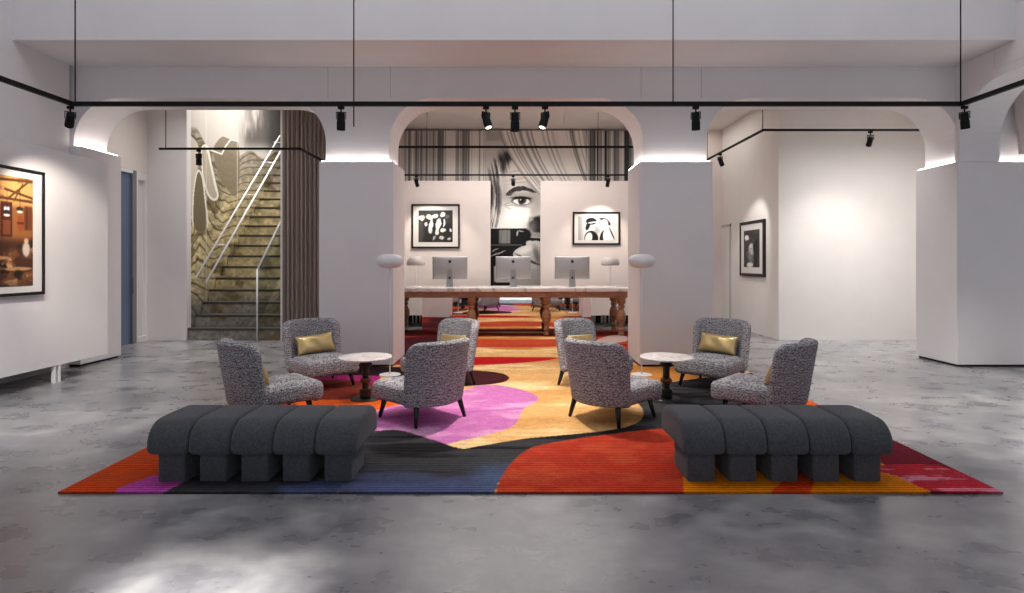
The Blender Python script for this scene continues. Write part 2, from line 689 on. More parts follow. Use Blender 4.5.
# hall ceiling and rear wall with windows (daylight comes through these)
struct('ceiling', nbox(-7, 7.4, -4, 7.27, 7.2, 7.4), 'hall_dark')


def holed_wall(holes, x0, x1, z0, z1, y0, y1):
    xs = sorted({x0, x1, *[h[0] for h in holes], *[h[1] for h in holes]})
    zs = sorted({z0, z1, *[h[2] for h in holes], *[h[3] for h in holes]})
    bm = bmesh.new()
    for a, b in zip(xs, xs[1:]):
        for c, d in zip(zs, zs[1:]):
            mx, mz = (a + b) / 2, (c + d) / 2
            if any(h[0] < mx < h[1] and h[2] < mz < h[3] for h in holes):
                continue
            box(bm, a, b, y0, y1, c, d)
    bmesh.ops.remove_doubles(bm, verts=bm.verts, dist=1e-5)
    return bm


WIN = [(-4.8, -2.2, 1.9, 5.3), (-0.8, 0.9, 0.1, 5.3), (1.7, 4.9, 1.9, 5.3), (-1.9, -1.0, 5.75, 6.55)]
struct('wall_rear', holed_wall(WIN, -7, 7.4, 0, 7.2, -3.7, -3.5), 'plaster')
for i, (a, b, c, d) in enumerate(WIN[:3]):
    w = bmesh.new()
    box(w, a, b, -3.62, -3.58, c, c + 0.05)
    box(w, a, b, -3.62, -3.58, d - 0.05, d)
    box(w, a, a + 0.05, -3.62, -3.58, c, d)
    box(w, b - 0.05, b, -3.62, -3.58, c, d)
    box(w, (a + b) / 2 - 0.02, (a + b) / 2 + 0.02, -3.62, -3.58, c, d)
    struct('window_%d' % (i + 1), w, 'black_metal')
struct('wall_outer_left', nbox(-7.2, -7.0, -4, -1.0, 0, 7.2), 'plaster')

# rooms behind the arcade
struct('ceiling_back', nbox(-4.35, 10, YB, 18.2, ZR, ZR + 0.15), 'plaster_warm')
struct('ceiling_landing', nbox(-10, -4.35, YB, 10.95, ZR, ZR + 0.15), 'plaster_warm')
# left bay: side wall with the glazed door, the wall beside the stair
XL = -6.93
struct('wall_back_left', nbox(-7.9, -6.2, 10.95, 11.1, 0, ZR), 'plaster')
struct('baseboard_back_left', nbox(-6.93, -6.2, 10.94, 10.95, 0, 0.08), 'plaster')
struct('wall_side_left', nbox(XL - 0.15, XL, PB, 10.95, 3.15, ZR), 'plaster_warm')
struct('wall_side_left_jamb', nbox(XL - 0.15, XL, PB, 9.95, 0, 3.15), 'plaster')
d = thing('door_1', None, None, (XL, 10.3, 0))
d['kind'] = 'structure'
fr = bmesh.new()
box(fr, -0.1, 0.0, 0.33, 0.37, 0.1, 3.0)
box(fr, -0.1, 0.0, 0.58, 0.645, 0.1, 3.0)
box(fr, -0.1, 0.0, 0.33, 0.645, 3.0, 3.148)
box(fr, -0.1, 0.0, 0.33, 0.645, 0.0, 0.1)
box(fr, -0.1, 0.0, -0.35, 0.22, 3.09, 3.148)
link('post', nbox(-0.09, -0.004, 0.22, 0.33, 0.0, 3.148), 'steel', d)
link('frame', fr, 'white_metal', d)
link('glass', nbox(-0.06, -0.045, -0.35, 0.22, 0.0, 3.09), 'blue_glass', d)
link('side_panel', nbox(-0.07, -0.05, 0.37, 0.58, 0.1, 3.0), 'plaster', d)
link('handle', tube(bmesh.new(), (0.03, 0.19, 0.9), (0.03, 0.19, 1.2), 0.012), 'steel', d)
# right bay
struct('wall_back_right', nbox(5.0, 10, 11.0, 11.15, 0, ZR), 'plaster_warm')
struct('wall_side_right', nbox(5.0, 5.15, 11.15, 18.0, 0, ZR), 'plaster_warm')
struct('wall_far_right', nbox(8.6, 8.75, PF, 11.0, 0, ZR), 'plaster_warm')
struct('baseboard_back_right', nbox(5.0, 9, 10.99, 11.0, 0, 0.06), 'plaster_warm')
d2 = thing('door_2', None, None, (5.0, 13.9, 0))
d2['kind'] = 'structure'
fr = bmesh.new()
box(fr, -0.02, 0.0, -0.48, -0.42, 0, 2.36)
box(fr, -0.02, 0.0, 0.42, 0.48, 0, 2.36)
box(fr, -0.02, 0.0, -0.48, 0.48, 2.30, 2.36)
link('frame', fr, 'hall_dark', d2)
link('door_leaf', nbox(-0.012, 0.0, -0.42, 0.42, 0.01, 2.30), 'plaster_warm', d2)
# far wall behind the mural, and end wall of the corridor
struct('wall_reception', nbox(-4.3, 5.0, 14.0, 14.12, 0, ZR), 'plaster_pink')
# stairwell
struct('wall_stair_right', nbox(-4.41, -4.36, 10.9, 16.6, 0, 6.6), 'plaster')
struct('wall_stair_end', nbox(-6.4, -4.3, 16.6, 16.7, 0, 6.6), 'hall_dark')
struct('wall_stair_left', nbox(-6.4, -6.21, 11.1, 16.6, 0, 6.6), 'plaster')
struct('wall_stair_header', nbox(-6.2, -4.41, 10.95, 11.0, 4.5, 6.6), 'plaster')
struct('ceiling_stair', nbox(-6.4, -4.3, 10.95, 16.7, 6.6, 6.7), 'plaster')


# =================================================================== RUG
def rug_paint(X, Y):
    U = CX + F * X / Y
    V = CY + F * H / Y
    wob = (fbm(X * 3, Y * 3, 3) - 0.5)
    img = np.zeros(X.shape + (3,)) + np.array((226, 176, 114.0))
    n = fbm(X * 1.3, Y * 4.0, 5)
    img = over(img, (242, 208, 154), smooth(0.45, 0.7, n))
    img = over(img, (202, 146, 84), smooth(0.5, 0.75, fbm(X * 1.1 + 9, Y * 2.6, 11)) * 0.6)
    # back strip: flowing bands of red, orange and tan
    back = smooth(8.3, 8.9, Y)
    yy = Y + 0.25 * (fbm(X * 0.7, Y * 0.8, 21) - 0.5)
    img = over(img, (186, 112, 44), back * 0.85 * smooth(0.4, 0.66, fbm(X * 0.7 + 4, yy * 2.2, 31)))
    img = over(img, (176, 54, 32), back * 0.9 * smooth(0.5, 0.68, fbm(X * 0.45 + 7, yy * 1.9 + 2.4, 41)))
    side = np.maximum(smooth(1.0, 1.5, np.abs(X - 0.1)), 0)
    img = over(img, (160, 40, 24), back * side * 0.85)
    img = over(img, (58, 14, 26), back * side * smooth(0.42, 0.66, fbm(X * 0.8, yy * 2.0 + 5, 51)))
    img = over(img, (104, 22, 20), smooth(11.35, 11.5, Y) * (1 - smooth(11.9, 12.0, Y)) * 0.9)  # dark maroon band across the rug, with the desk's shadow painted in

    def P(pts, col, alpha=1.0, sp=True):
        nonlocal img
        poly = spline(pts) if sp else np.array(pts, float)
        img = over(img, col, inpoly(U, V, poly) * alpha)
    # orange-red field, left
    P([(40, 505), (120, 440), (215, 404), (320, 386), (395, 396), (395, 412), (378, 424), (345, 430), (300, 425), (230, 440), (190, 474), (150, 482), (108, 505)], (196, 70, 26))
    stre = smooth(0.5, 0.7, fbm(X * 9, Y * 2.5, 61))
    P([(300, 392), (340, 388), (392, 398), (392, 410), (350, 412), (300, 408)], (224, 96, 30))
    # magenta pool beside the left column and brown-red band under the left table
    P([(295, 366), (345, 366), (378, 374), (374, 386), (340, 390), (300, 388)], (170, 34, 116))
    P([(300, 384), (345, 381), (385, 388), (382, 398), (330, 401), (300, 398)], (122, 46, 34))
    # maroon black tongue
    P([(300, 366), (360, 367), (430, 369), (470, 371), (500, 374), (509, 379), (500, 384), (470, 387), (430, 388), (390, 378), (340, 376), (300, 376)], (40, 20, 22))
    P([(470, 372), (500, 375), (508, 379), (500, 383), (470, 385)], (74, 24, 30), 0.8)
    # red lens
    P([(400, 362), (470, 358), (520, 358), (556, 358.5), (545, 361.5), (510, 364.5), (470, 366), (400, 366)], (196, 16, 26), 1.0)
    # pink pool
    P([(372, 422), (376, 412), (410, 404), (450, 396), (474, 388), (492, 386), (514, 389), (533, 395), (538, 401), (524, 410), (519, 420), (512, 428), (490, 436), (462, 442), (444, 446), (430, 441), (400, 433), (374, 433)], (198, 116, 178))
    pk = inpoly(U, V, spline([(372, 422), (376, 412), (410, 404), (450, 396), (474, 388), (492, 386), (514, 389), (533, 395), (538, 401), (524, 410), (519, 420), (512, 428), (490, 436), (462, 442), (444, 446), (430, 441), (400, 433), (374, 433)]))
    img = over(img, (224, 160, 202), pk * smooth(0.5, 0.75, fbm(X * 2, Y * 3, 71)))
    img = over(img, (172, 74, 156), pk * (1 - smooth(0.0, 0.05, np.abs(Y - 5.75 - 0.25 * (X + 0.3)))) * 0.5)
    P([(113, 505), (118, 490), (152, 478), (192, 472), (215, 472), (185, 505)], (188, 78, 166), sp=False)
    # charcoal river with blue in it
    ch = [(172, 510), (196, 476), (232, 436), (300, 426), (345, 430), (376, 432), (400, 432), (430, 440.5), (460, 450), (478, 448), (520, 441), (560, 437), (600, 433), (628, 428), (641, 421),
          (643, 412), (637, 404), (634, 396), (642, 388), (680, 382), (720, 377), (780, 374), (810, 395), (770, 420), (700, 428), (650, 431), (600, 437), (560, 443), (530, 450), (512, 464), (502, 478), (495, 494), (492, 510)]
    P(ch, (62, 61, 64))
    cm = inpoly(U, V, spline(ch))
    img = over(img, (30, 29, 31), cm * smooth(0.5, 0.7, fbm(X * 1.2, Y * 10, 81)))
    low = smooth(462, 488, V) * (1 - smooth(520, 560, U))
    img = over(img, (84, 92, 132), cm * low * 0.85 * smooth(0.46, 0.66, fbm((X + Y) * 1.6, (Y - X * 0.4) * 3.2, 91)))
    img = over(img, (82, 100, 130), cm * smooth(455, 480, V) * smooth(462, 492, U) * 0.85)
    # red lobe
    red = [(493, 512), (496, 494), (502, 478), (512, 464), (530, 450), (560, 443), (600, 437), (650, 431), (700, 428), (770, 420), (800, 430), (760, 462), (690, 478), (676, 512)]
    P(red, (180, 56, 36))
    rm = inpoly(U, V, spline(red))
    img = over(img, (196, 80, 46), rm * smooth(0.45, 0.7, fbm(X * 5, Y * 9, 101)) * 0.7)
    # right front corner: yellow orange, crimson, maroon
    P([(690, 512), (760, 440), (812, 398), (900, 436), (1030, 512)], (116, 28, 42), sp=False)
    P([(685, 512), (683, 480), (690, 468), (740, 452), (800, 440), (870, 458), (905, 478), (960, 512)], (214, 124, 14), sp=False)
    P([(765, 505), (790, 478), (815, 474), (812, 490), (800, 510)], (188, 46, 20), 0.8)
    P([(740, 455), (770, 420), (812, 396), (900, 436), (1030, 512), (966, 512), (905, 477), (870, 457), (800, 442)], (116, 28, 42))
    P([(872, 470), (905, 466), (950, 470), (990, 488), (1010, 500), (930, 492), (903, 480)], (182, 40, 54))
    P([(800, 382), (760, 396), (750, 405), (790, 412), (860, 430), (838, 412)], (226, 96, 26))
    cr = inpoly(U, V, np.array([(880, 470), (960, 470), (1010, 496), (930, 494)], float))
    img = over(img, (214, 130, 150), cr * smooth(0.58, 0.68, fbm(X * 5, Y * 22, 111)))
    # golden ground in front of the right pier
    P([(628, 367), (700, 367), (745, 370), (720, 377), (680, 381), (640, 386)], (214, 138, 62), 0.9)
    # grey patch by the right pier, far back
    P([(596, 341), (612, 336), (626, 337), (626, 342), (606, 344)], (176, 150, 142))
    img = img * (0.92 + 0.16 * fbm(X * 22, Y * 22, 7))[..., None]
    return img


def flat_up(z, th):
    return lambda a, b, t: (a, b, z + 0 * a - t * th)


rug_root = thing('area_rug', 'large colourful abstract rug with red, charcoal, pink and golden swirls on concrete floor', 'rug', (0, 0, 0))
T = 0.014
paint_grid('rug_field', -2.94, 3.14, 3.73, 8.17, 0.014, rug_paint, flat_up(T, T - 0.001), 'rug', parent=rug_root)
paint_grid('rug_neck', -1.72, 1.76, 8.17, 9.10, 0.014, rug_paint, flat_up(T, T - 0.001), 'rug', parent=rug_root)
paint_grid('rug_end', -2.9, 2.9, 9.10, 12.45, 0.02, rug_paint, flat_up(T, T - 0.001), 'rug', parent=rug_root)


# =================================================================== BENCHES
def make_bench(label, x0, y0):
    root = thing('bench', label, 'bench', (x0 + 0.70, y0 + 0.31, T), 0, 'caterpillar benches on the front of the rug')
    prof = rrect(-0.31, 0.31, 0.195, 0.412, (0.045, 0.15, 0.15, 0.045), n=8)
    for k in range(5):
        cx = -0.56 + 0.28 * k
        b = slab(prof, -0.139, 0.139, 0.032, dome0=0.0, dome1=0.0, rings=5, nb=4, fn=lambda a, z, t, cx=cx: (cx + t, a, z + 0.006 * math.cos(a * 7)))
        link('seat_cushion', b, 'bench', root, True)
        b = slab(rrect(cx - 0.095, cx + 0.09, -0.245, 0.10, (0.018,) * 4, n=4), 0.0, 0.215, 0.008, rings=2, nb=2)
        link('base_block', b, 'bench', root, True)
    return root


make_bench('charcoal five-block upholstered bench at the front left of the rug', -2.452, 3.838)
make_bench('charcoal five-block upholstered bench at the front right of the rug', 1.118, 3.838)


# =================================================================== CHAIRS
def make_chair():
    root = thing('lounge_chair', None, 'chair')
    # seat
    out = rrect(-0.325, 0.325, -0.39, 0.30, (0.085, 0.2, 0.2, 0.085), n=8)
    sb = slab(out, 0.175, 0.345, 0.055, dome1=0.03, rings=6, nb=5,
              fn=lambda a, b, t: (a * (1 + 0.10 * max(0, -b) * 1.2), b, t - (0.02 * max(0.0, (0.26 - t)) / 0.1 * (1 if b < -0.3 else 0))))
    link('seat', sb, 'boucle', root, True)
    # wrap-around back
    Rc, yc = 0.35, -0.02
    prof = rrect(-0.385, 0.385, 0.170, 0.752, (0.05, 0.115, 0.115, 0.05), n=10)

    def bend(s, z, t):
        th = s / Rc
        h = (z - 0.19) / 0.58
        zz = z + 0.018 * math.cos(th * 1.2) * max(0, h)
        x = (Rc + t) * math.sin(th) * (1 + 0.07 * h)
        y = yc + (Rc + t) * math.cos(th) * (1 + 0.03 * h) + 0.085 * h
        return (x, y, zz)
    bb = slab(prof, -0.045, 0.05, 0.04, rings=12, nb=5, fn=bend)
    link('backrest', bb, 'boucle', root, True)
    for sx in (-1, 1):
        for sy in (-1, 1):
            l = bmesh.new()
            tube(l, (sx * 0.245, sy * 0.245, 0.20), (sx * 0.285, sy * 0.285, 0.005), 0.028, 0.016, 14)
            link('leg', l, 'black_gloss', root, True)
    return root


def pillow_mesh():
    bm = bmesh.new()
    N = 22
    a, b, TH = 0.24, 0.120, 0.058
    G = {}
    for s in (0, 1):
        for i in range(N + 1):
            for j in range(N + 1):
                u, v = -1 + 2 * i / N, -1 + 2 * j / N
                x = a * u * (1 - 0.07 * (1 - v * v))
                z = b * v * (1 - 0.09 * (1 - u * u))
                h = TH * (max(0.0, (1 - u ** 4) * (1 - v ** 4))) ** 0.55
                h *= 1 + 0.10 * math.sin(u * 6 + v * 3) * (1 - abs(u))
                G[s, i, j] = bm.verts.new((x, h if s else -h, z))
    for s in (0, 1):
        for i in range(N):
            for j in range(N):
                bm.faces.new((G[s, i, j], G[s, i + 1, j], G[s, i + 1, j + 1], G[s, i, j + 1]))
    bmesh.ops.remove_doubles(bm, verts=bm.verts, dist=1e-5)
    return bm


chair = make_chair()
pillow = link('lumbar_pillow', pillow_mesh(), 'satin', None, True)
CH = [  # x, y, facing angle, label, pillow label
    (-0.885, 5.53, 136, 'grey boucle lounge chair seen from behind, right of the left bench, on the pink swirl', None),
    (-2.31, 5.50, 43, 'grey boucle lounge chair seen from the side directly behind the left bench', 'gold pillow mostly hidden in the side-on chair behind the left bench'),
    (-2.33, 6.95, -48, 'grey boucle lounge chair with gold pillow facing the camera near the staircase', 'gold satin pillow facing the camera in the chair near the staircase'),
    (-0.885, 6.95, -135, 'grey boucle lounge chair by the left pier, half hidden behind the pink-swirl chair', 'gold pillow peeking over the chair back left of the central aisle'),
    (0.925, 5.53, 44, 'grey boucle lounge chair seen from behind, left of the right bench, on the golden swirl', None),
    (2.35, 5.50, 137, 'grey boucle lounge chair seen from the side directly behind the right bench', 'gold pillow mostly hidden in the side-on chair behind the right bench'),
    (2.37, 6.95, -132, 'grey boucle lounge chair with gold pillow facing the camera right of the right table', 'gold satin pillow facing the camera in the chair right of the right table'),
    (0.925, 6.95, -45, 'grey boucle lounge chair by the right pier, half hidden behind the golden-swirl chair', 'gold pillow peeking over the chair back right of the central aisle'),
]
first_p = True
for i, (x, y, fa, lab, plab) in enumerate(CH):
    o = chair if i == 0 else copy_tree(chair)
    rz = R(fa + 90)
    o.location = (x, y, T)
    o.rotation_euler = (0, 0, rz)
    tag(o, lab, 'chair', 'boucle lounge chairs around the two tables')
    if plab:
        p = pillow if first_p else copy_tree(pillow)
        first_p = False
        loc = Matrix.Rotation(rz, 4, 'Z') @ Vector((0.0, 0.155, 0.0))
        p.location = (x + loc.x, y + loc.y, T + 0.482)
        p.rotation_euler = (R(-24), R(-3 if x < 0 else 3), rz)
        tag(p, plab, 'pillow', 'gold lumbar pillows on the lounge chairs')


# =================================================================== SIDE TABLES, LAMPS
def make_table(label, x, y):
    root = thing('side_table', label, 'table', (x, y, T), 0, 'round marble pedestal tables')
    t = bmesh.new()
    lathe(t, [(0, 0.437), (0.262, 0.437), (0.278, 0.443), (0.281, 0.452), (0.277, 0.459), (0, 0.459)], 56)
    link('tabletop', t, 'marble', root, False)
    s = bmesh.new()
    lathe(s, [(0, 0.018), (0.058, 0.018), (0.062, 0.03), (0.062, 0.10), (0.054, 0.115), (0.036, 0.12), (0.036, 0.17), (0.045, 0.175)], 32)
    link('lower_column', s, 'black_gloss', root)
    s = bmesh.new()
    lathe(s, [(0, 0.172), (0.045, 0.173), (0.058, 0.183), (0.063, 0.20), (0.058, 0.217), (0.045, 0.228), (0, 0.229)], 32)
    link('knob', s, 'bronze', root, True)
    s = bmesh.new()
    lathe(s, [(0, 0.227), (0.045, 0.228), (0.036, 0.24), (0.036, 0.34), (0.05, 0.352), (0.072, 0.358), (0.072, 0.378), (0.06, 0.385), (0.06, 0.425), (0.09, 0.43), (0.09, 0.437), (0, 0.437)], 32)
    link('upper_column', s, 'black_gloss', root)
    b = bmesh.new()
    lathe(b, [(0, 0), (0.152, 0), (0.155, 0.006), (0.148, 0.014), (0.10, 0.019), (0, 0.019)], 48)
    link('base_plate', b, 'black_gloss', root)


make_table('round white marble side table on turned black pedestal among the left chairs', -1.61, 6.25)
make_table('round white marble side table on turned black pedestal among the right chairs', 1.63, 6.25)


def shade_profile(rx, zc, hz, flat=0.75):
    p = []
    for i in range(17):
        a = -PI / 2 + PI * i / 16
        c, s = math.cos(a), math.sin(a)
        r = rx * (abs(c) ** 0.62)
        z = zc + hz * (abs(s) ** 1.0) * (1 if s > 0 else -1)
        p.append((r if 0 < i < 16 else 0.0, z))
    return p


def make_floor_lamp(label, x, y):
    root = thing('floor_lamp', label, 'floor lamp', (x, y, T), 0, 'white mushroom floor lamps before the piers')
    b = bmesh.new()
    lathe(b, [(0, 0), (0.135, 0), (0.138, 0.006), (0.134, 0.012), (0.02, 0.018), (0, 0.018)], 44)
    link('base', b, 'white_lamp', root)
    link('stem', tube(bmesh.new(), (0, 0, 0.015), (0, 0, 1.44), 0.0085, n=14), 'white_lamp', root, True)
    s = bmesh.new()
    lathe(s, shade_profile(0.175, 1.486, 0.09), 44)
    link('lamp_shade', s, 'white_lamp', root, True)


make_floor_lamp('white mushroom floor lamp in front of the left pier', -1.63, 7.56)
make_floor_lamp('white mushroom floor lamp in front of the right pier', 1.65, 7.56)

# =================================================================== RECEPTION DESK
DZ = 0.964
desk = thing('reception_desk', 'long carved wooden reception desk with white marble top under the monitors', 'desk', (-0.12, 12.05, T))
dz = DZ - T
link('marble_top', nbox(-2.45, 2.45, -0.55, 0.58, dz - 0.075, dz, bev=0.008), 'desk_marble', desk)
ap = bmesh.new()
box(ap, -2.36, 2.36, -0.50, -0.46, dz - 0.195, dz - 0.075)
box(ap, -2.36, 2.36, 0.49, 0.53, dz - 0.195, dz - 0.075)
box(ap, -2.36, -2.32, -0.46, 0.49, dz - 0.195, dz - 0.075)
box(ap, 2.32, 2.36, -0.46, 0.49, dz - 0.195, dz - 0.075)
link('apron', ap, 'oak', desk)
legp = [(0, 0), (0.055, 0), (0.062, 0.02), (0.055, 0.05), (0.045, 0.075), (0.062, 0.10), (0.066, 0.13), (0.05, 0.16), (0.042, 0.19), (0.055, 0.22), (0.085, 0.30),
        (0.096, 0.37), (0.088, 0.44), (0.062, 0.50), (0.046, 0.535), (0.07, 0.555), (0.072, 0.585), (0.05, 0.60), (0.06, 0.62), (0.088, 0.64), (0.088, dz - 0.075), (0, dz - 0.075)]
for lx in (-2.25, -0.75, 0.75, 2.25):
    for ly in (-0.42, 0.46):
        if ly > 0 and abs(lx) < 1:
            continue
        link('leg', lathe(bmesh.new(), legp, 24, lx, ly), 'oak', desk, True)
link('mirror_panel', nbox(-1.82, 1.70, 0.04, 0.06, 0.0, dz - 0.075), 'mirror', desk)['label'] = 'mirrored panel under the marble top'


def make_monitor(label, x, y):
    root = thing('monitor', label, 'monitor', (x, y, DZ), 0, 'aluminium monitors on the reception desk')
    b = bmesh.new()
    N = 24
    V = {}
    for k in (0, 1):
        for i in range(N + 1):
            for j in range(N + 1):
                u, v = -1 + 2 * i / N, -1 + 2 * j / N
                h = -0.006 - 0.042 * ((1 - u * u) * (1 - v * v)) ** 0.8 if k == 0 else 0.004
                V[k, i, j] = b.verts.new((0.36 * u, h, 0.395 + 0.235 * v))
    for k in (0, 1):
        for i in range(N):
            for j in range(N):
                b.faces.new((V[k, i, j], V[k, i + 1, j], V[k, i + 1, j + 1], V[k, i, j + 1]))
    for i in range(N):
        for (p, q) in (((i, 0), (i + 1, 0)), ((i, N), (i + 1, N)), ((0, i), (0, i + 1)), ((N, i), (N, i + 1))):
            b.faces.new((V[0, p[0], p[1]], V[0, q[0], q[1]], V[1, q[0], q[1]], V[1, p[0], p[1]]))
    body = link('body', b, 'alu', root, True)
    link('screen', nbox(-0.345, 0.345, 0.004, 0.006, 0.24, 0.615), 'screen', root)
    # stand: leaning plate and foot
    s = bmesh.new()
    A = [(-0.10, -0.045, 0.006), (0.10, -0.045, 0.006), (0.085, -0.062, 0.14), (0.06, -0.055, 0.36), (-0.06, -0.055, 0.36), (-0.085, -0.062, 0.14)]
    va = [s.verts.new((p[0] * 0.72, p[1], p[2])) for p in A]
    vb = [s.verts.new((p[0] * 0.72, p[1] + 0.022, p[2])) for p in A]
    s.faces.new(va)
    s.faces.new(vb[::-1])
    for i in range(6):
        s.faces.new((va[i], vb[i], vb[(i + 1) % 6], va[(i + 1) % 6]))
    st = link('stand', s, 'steel', root)
    c = bmesh.new()
    tube(c, (0, -0.0625, 0.19), (0, -0.0605, 0.19), 0.022, n=20)
    link('cable_hole', c, 'black_logo', st)
    link('foot', nbox(-0.10, 0.10, -0.06, 0.11, 0, 0.007, bev=0.002), 'alu', root)
    # round fruit-shaped emblem with a bite and a leaf
    g = bmesh.new()
    pts = []
    for i in range(40):
        t = 2 * PI * i / 40
        r = 0.031 * (1 + 0.06 * math.cos(2 * t) - 0.10 * math.exp(-((t - PI / 2) / 0.3) ** 2) - 0.07 * math.exp(-((t - 3 * PI / 2) / 0.25) ** 2))
        px, pz = r * math.cos(t), r * 1.05 * math.sin(t)
        dd = math.hypot(px + 0.044, pz - 0.004)
        if dd < 0.020:
            k = 0.020 / max(dd, 1e-4)
            px, pz = -0.044 + (px + 0.044) * k, 0.004 + (pz - 0.004) * k
        pts.append((px, pz))
    yb = -0.0432
    vv = [g.verts.new((p[0], yb - 0.002, 0.525 + p[1])) for p in pts]
    vw = [g.verts.new((p[0], yb + 0.016, 0.525 + p[1])) for p in pts]
    f = g.faces.new(vv)
    for i in range(40):
        g.faces.new((vv[i], vw[i], vw[(i + 1) % 40], vv[(i + 1) % 40]))
    lf = [(0.0, 0.040), (0.004, 0.054), (0.016, 0.062), (0.013, 0.048)]
    la = [g.verts.new((p[0], yb - 0.002, 0.525 + p[1])) for p in lf]
    lb = [g.verts.new((p[0], yb + 0.02, 0.525 + p[1])) for p in lf]
    g.faces.new(la)
    for i in range(4):
        g.faces.new((la[i], lb[i], lb[(i + 1) % 4], la[(i + 1) % 4]))
    link('emblem', g, 'black_logo', root)


make_monitor('aluminium monitor seen from behind, left of the face mural on the desk', -1.345, 12.0)
make_monitor('aluminium monitor seen from behind, in front of the face mural', -0.04, 12.0)
make_monitor('aluminium monitor seen from behind, right of the face mural on the desk', 1.18, 12.0)


def make_desk_lamp(label, x, y):
    root = thing('table_lamp', label, 'lamp', (x, y, DZ), 0, 'mushroom lamps on the reception desk')
    b = bmesh.new()
    lathe(b, [(0, 0), (0.12, 0), (0.122, 0.006), (0.118, 0.012), (0.015, 0.016), (0, 0.016)], 36)
    link('base', b, 'white_lamp', root)
    link('stem', tube(bmesh.new(), (0, 0, 0.012), (0, 0, 0.48), 0.0075, n=12), 'white_lamp', root, True)
    s = bmesh.new()
    lathe(s, [(0, 0.44), (0.16, 0.44), (0.188, 0.455), (0.192, 0.49), (0.178, 0.55), (0.14, 0.60), (0.08, 0.628), (0, 0.635)], 40)
    link('lamp_shade', s, 'grey_shade', root, True)


make_desk_lamp('grey mushroom table lamp at the left end of the reception desk', -2.05, 12.0)
make_desk_lamp('grey mushroom table lamp at the right end of the reception desk', 1.97, 12.0)


# =================================================================== PARTITIONS, MURAL
def make_partition(name, label, mat_, xa, xb, y, z0, z1, axis, legs, group=None):
    if axis == 'x':
        root = thing(name, label, 'partition', ((xa + xb) / 2, y, 0), 0, group)
        hw = (xb - xa) / 2
        link('panel', nbox(-hw, hw, -0.05, 0.05, z0, z1, bev=0.004, seg=1), mat_, root)
        for lx in legs:
            link('leg', nbox(lx - 0.02, lx + 0.02, -0.03, 0.03, 0, z0), 'white_metal', root)
    return root


make_partition('partition_panel', 'blush panel wall with square photograph left of the face mural', 'plaster_pink', -2.95, -0.555, 13.15, 0.27, 3.31, 'x', (-0.9, 0.35), 'blush panels before the mural')
make_partition('partition_panel', 'blush panel wall with couple photograph right of the face mural', 'plaster_pink', 0.575, 2.95, 13.15, 0.27, 3.31, 'x', (-0.35, 0.9), 'blush panels before the mural')

pl = thing('partition_panel', 'long white raised panel wall with the cafe photograph at the left edge', 'partition', (-5.65, 6.0, 0))
link('panel', nbox(-0.58, 0.0, -4.6, 2.05, 0.21, 2.86, bev=0.004, seg=1), 'plaster', pl)  # deepened back to the wall so the floor underneath falls into shade
for ly in (-3.2, -1.2, 1.12):
    g = bmesh.new()
    box(g, -0.045, -0.005, ly, ly + 0.028, 0, 0.21)
    box(g, -0.045, -0.005, ly + 0.075, ly + 0.10, 0, 0.21)
    link('leg', g, 'white_metal', pl)

YM = 13.86


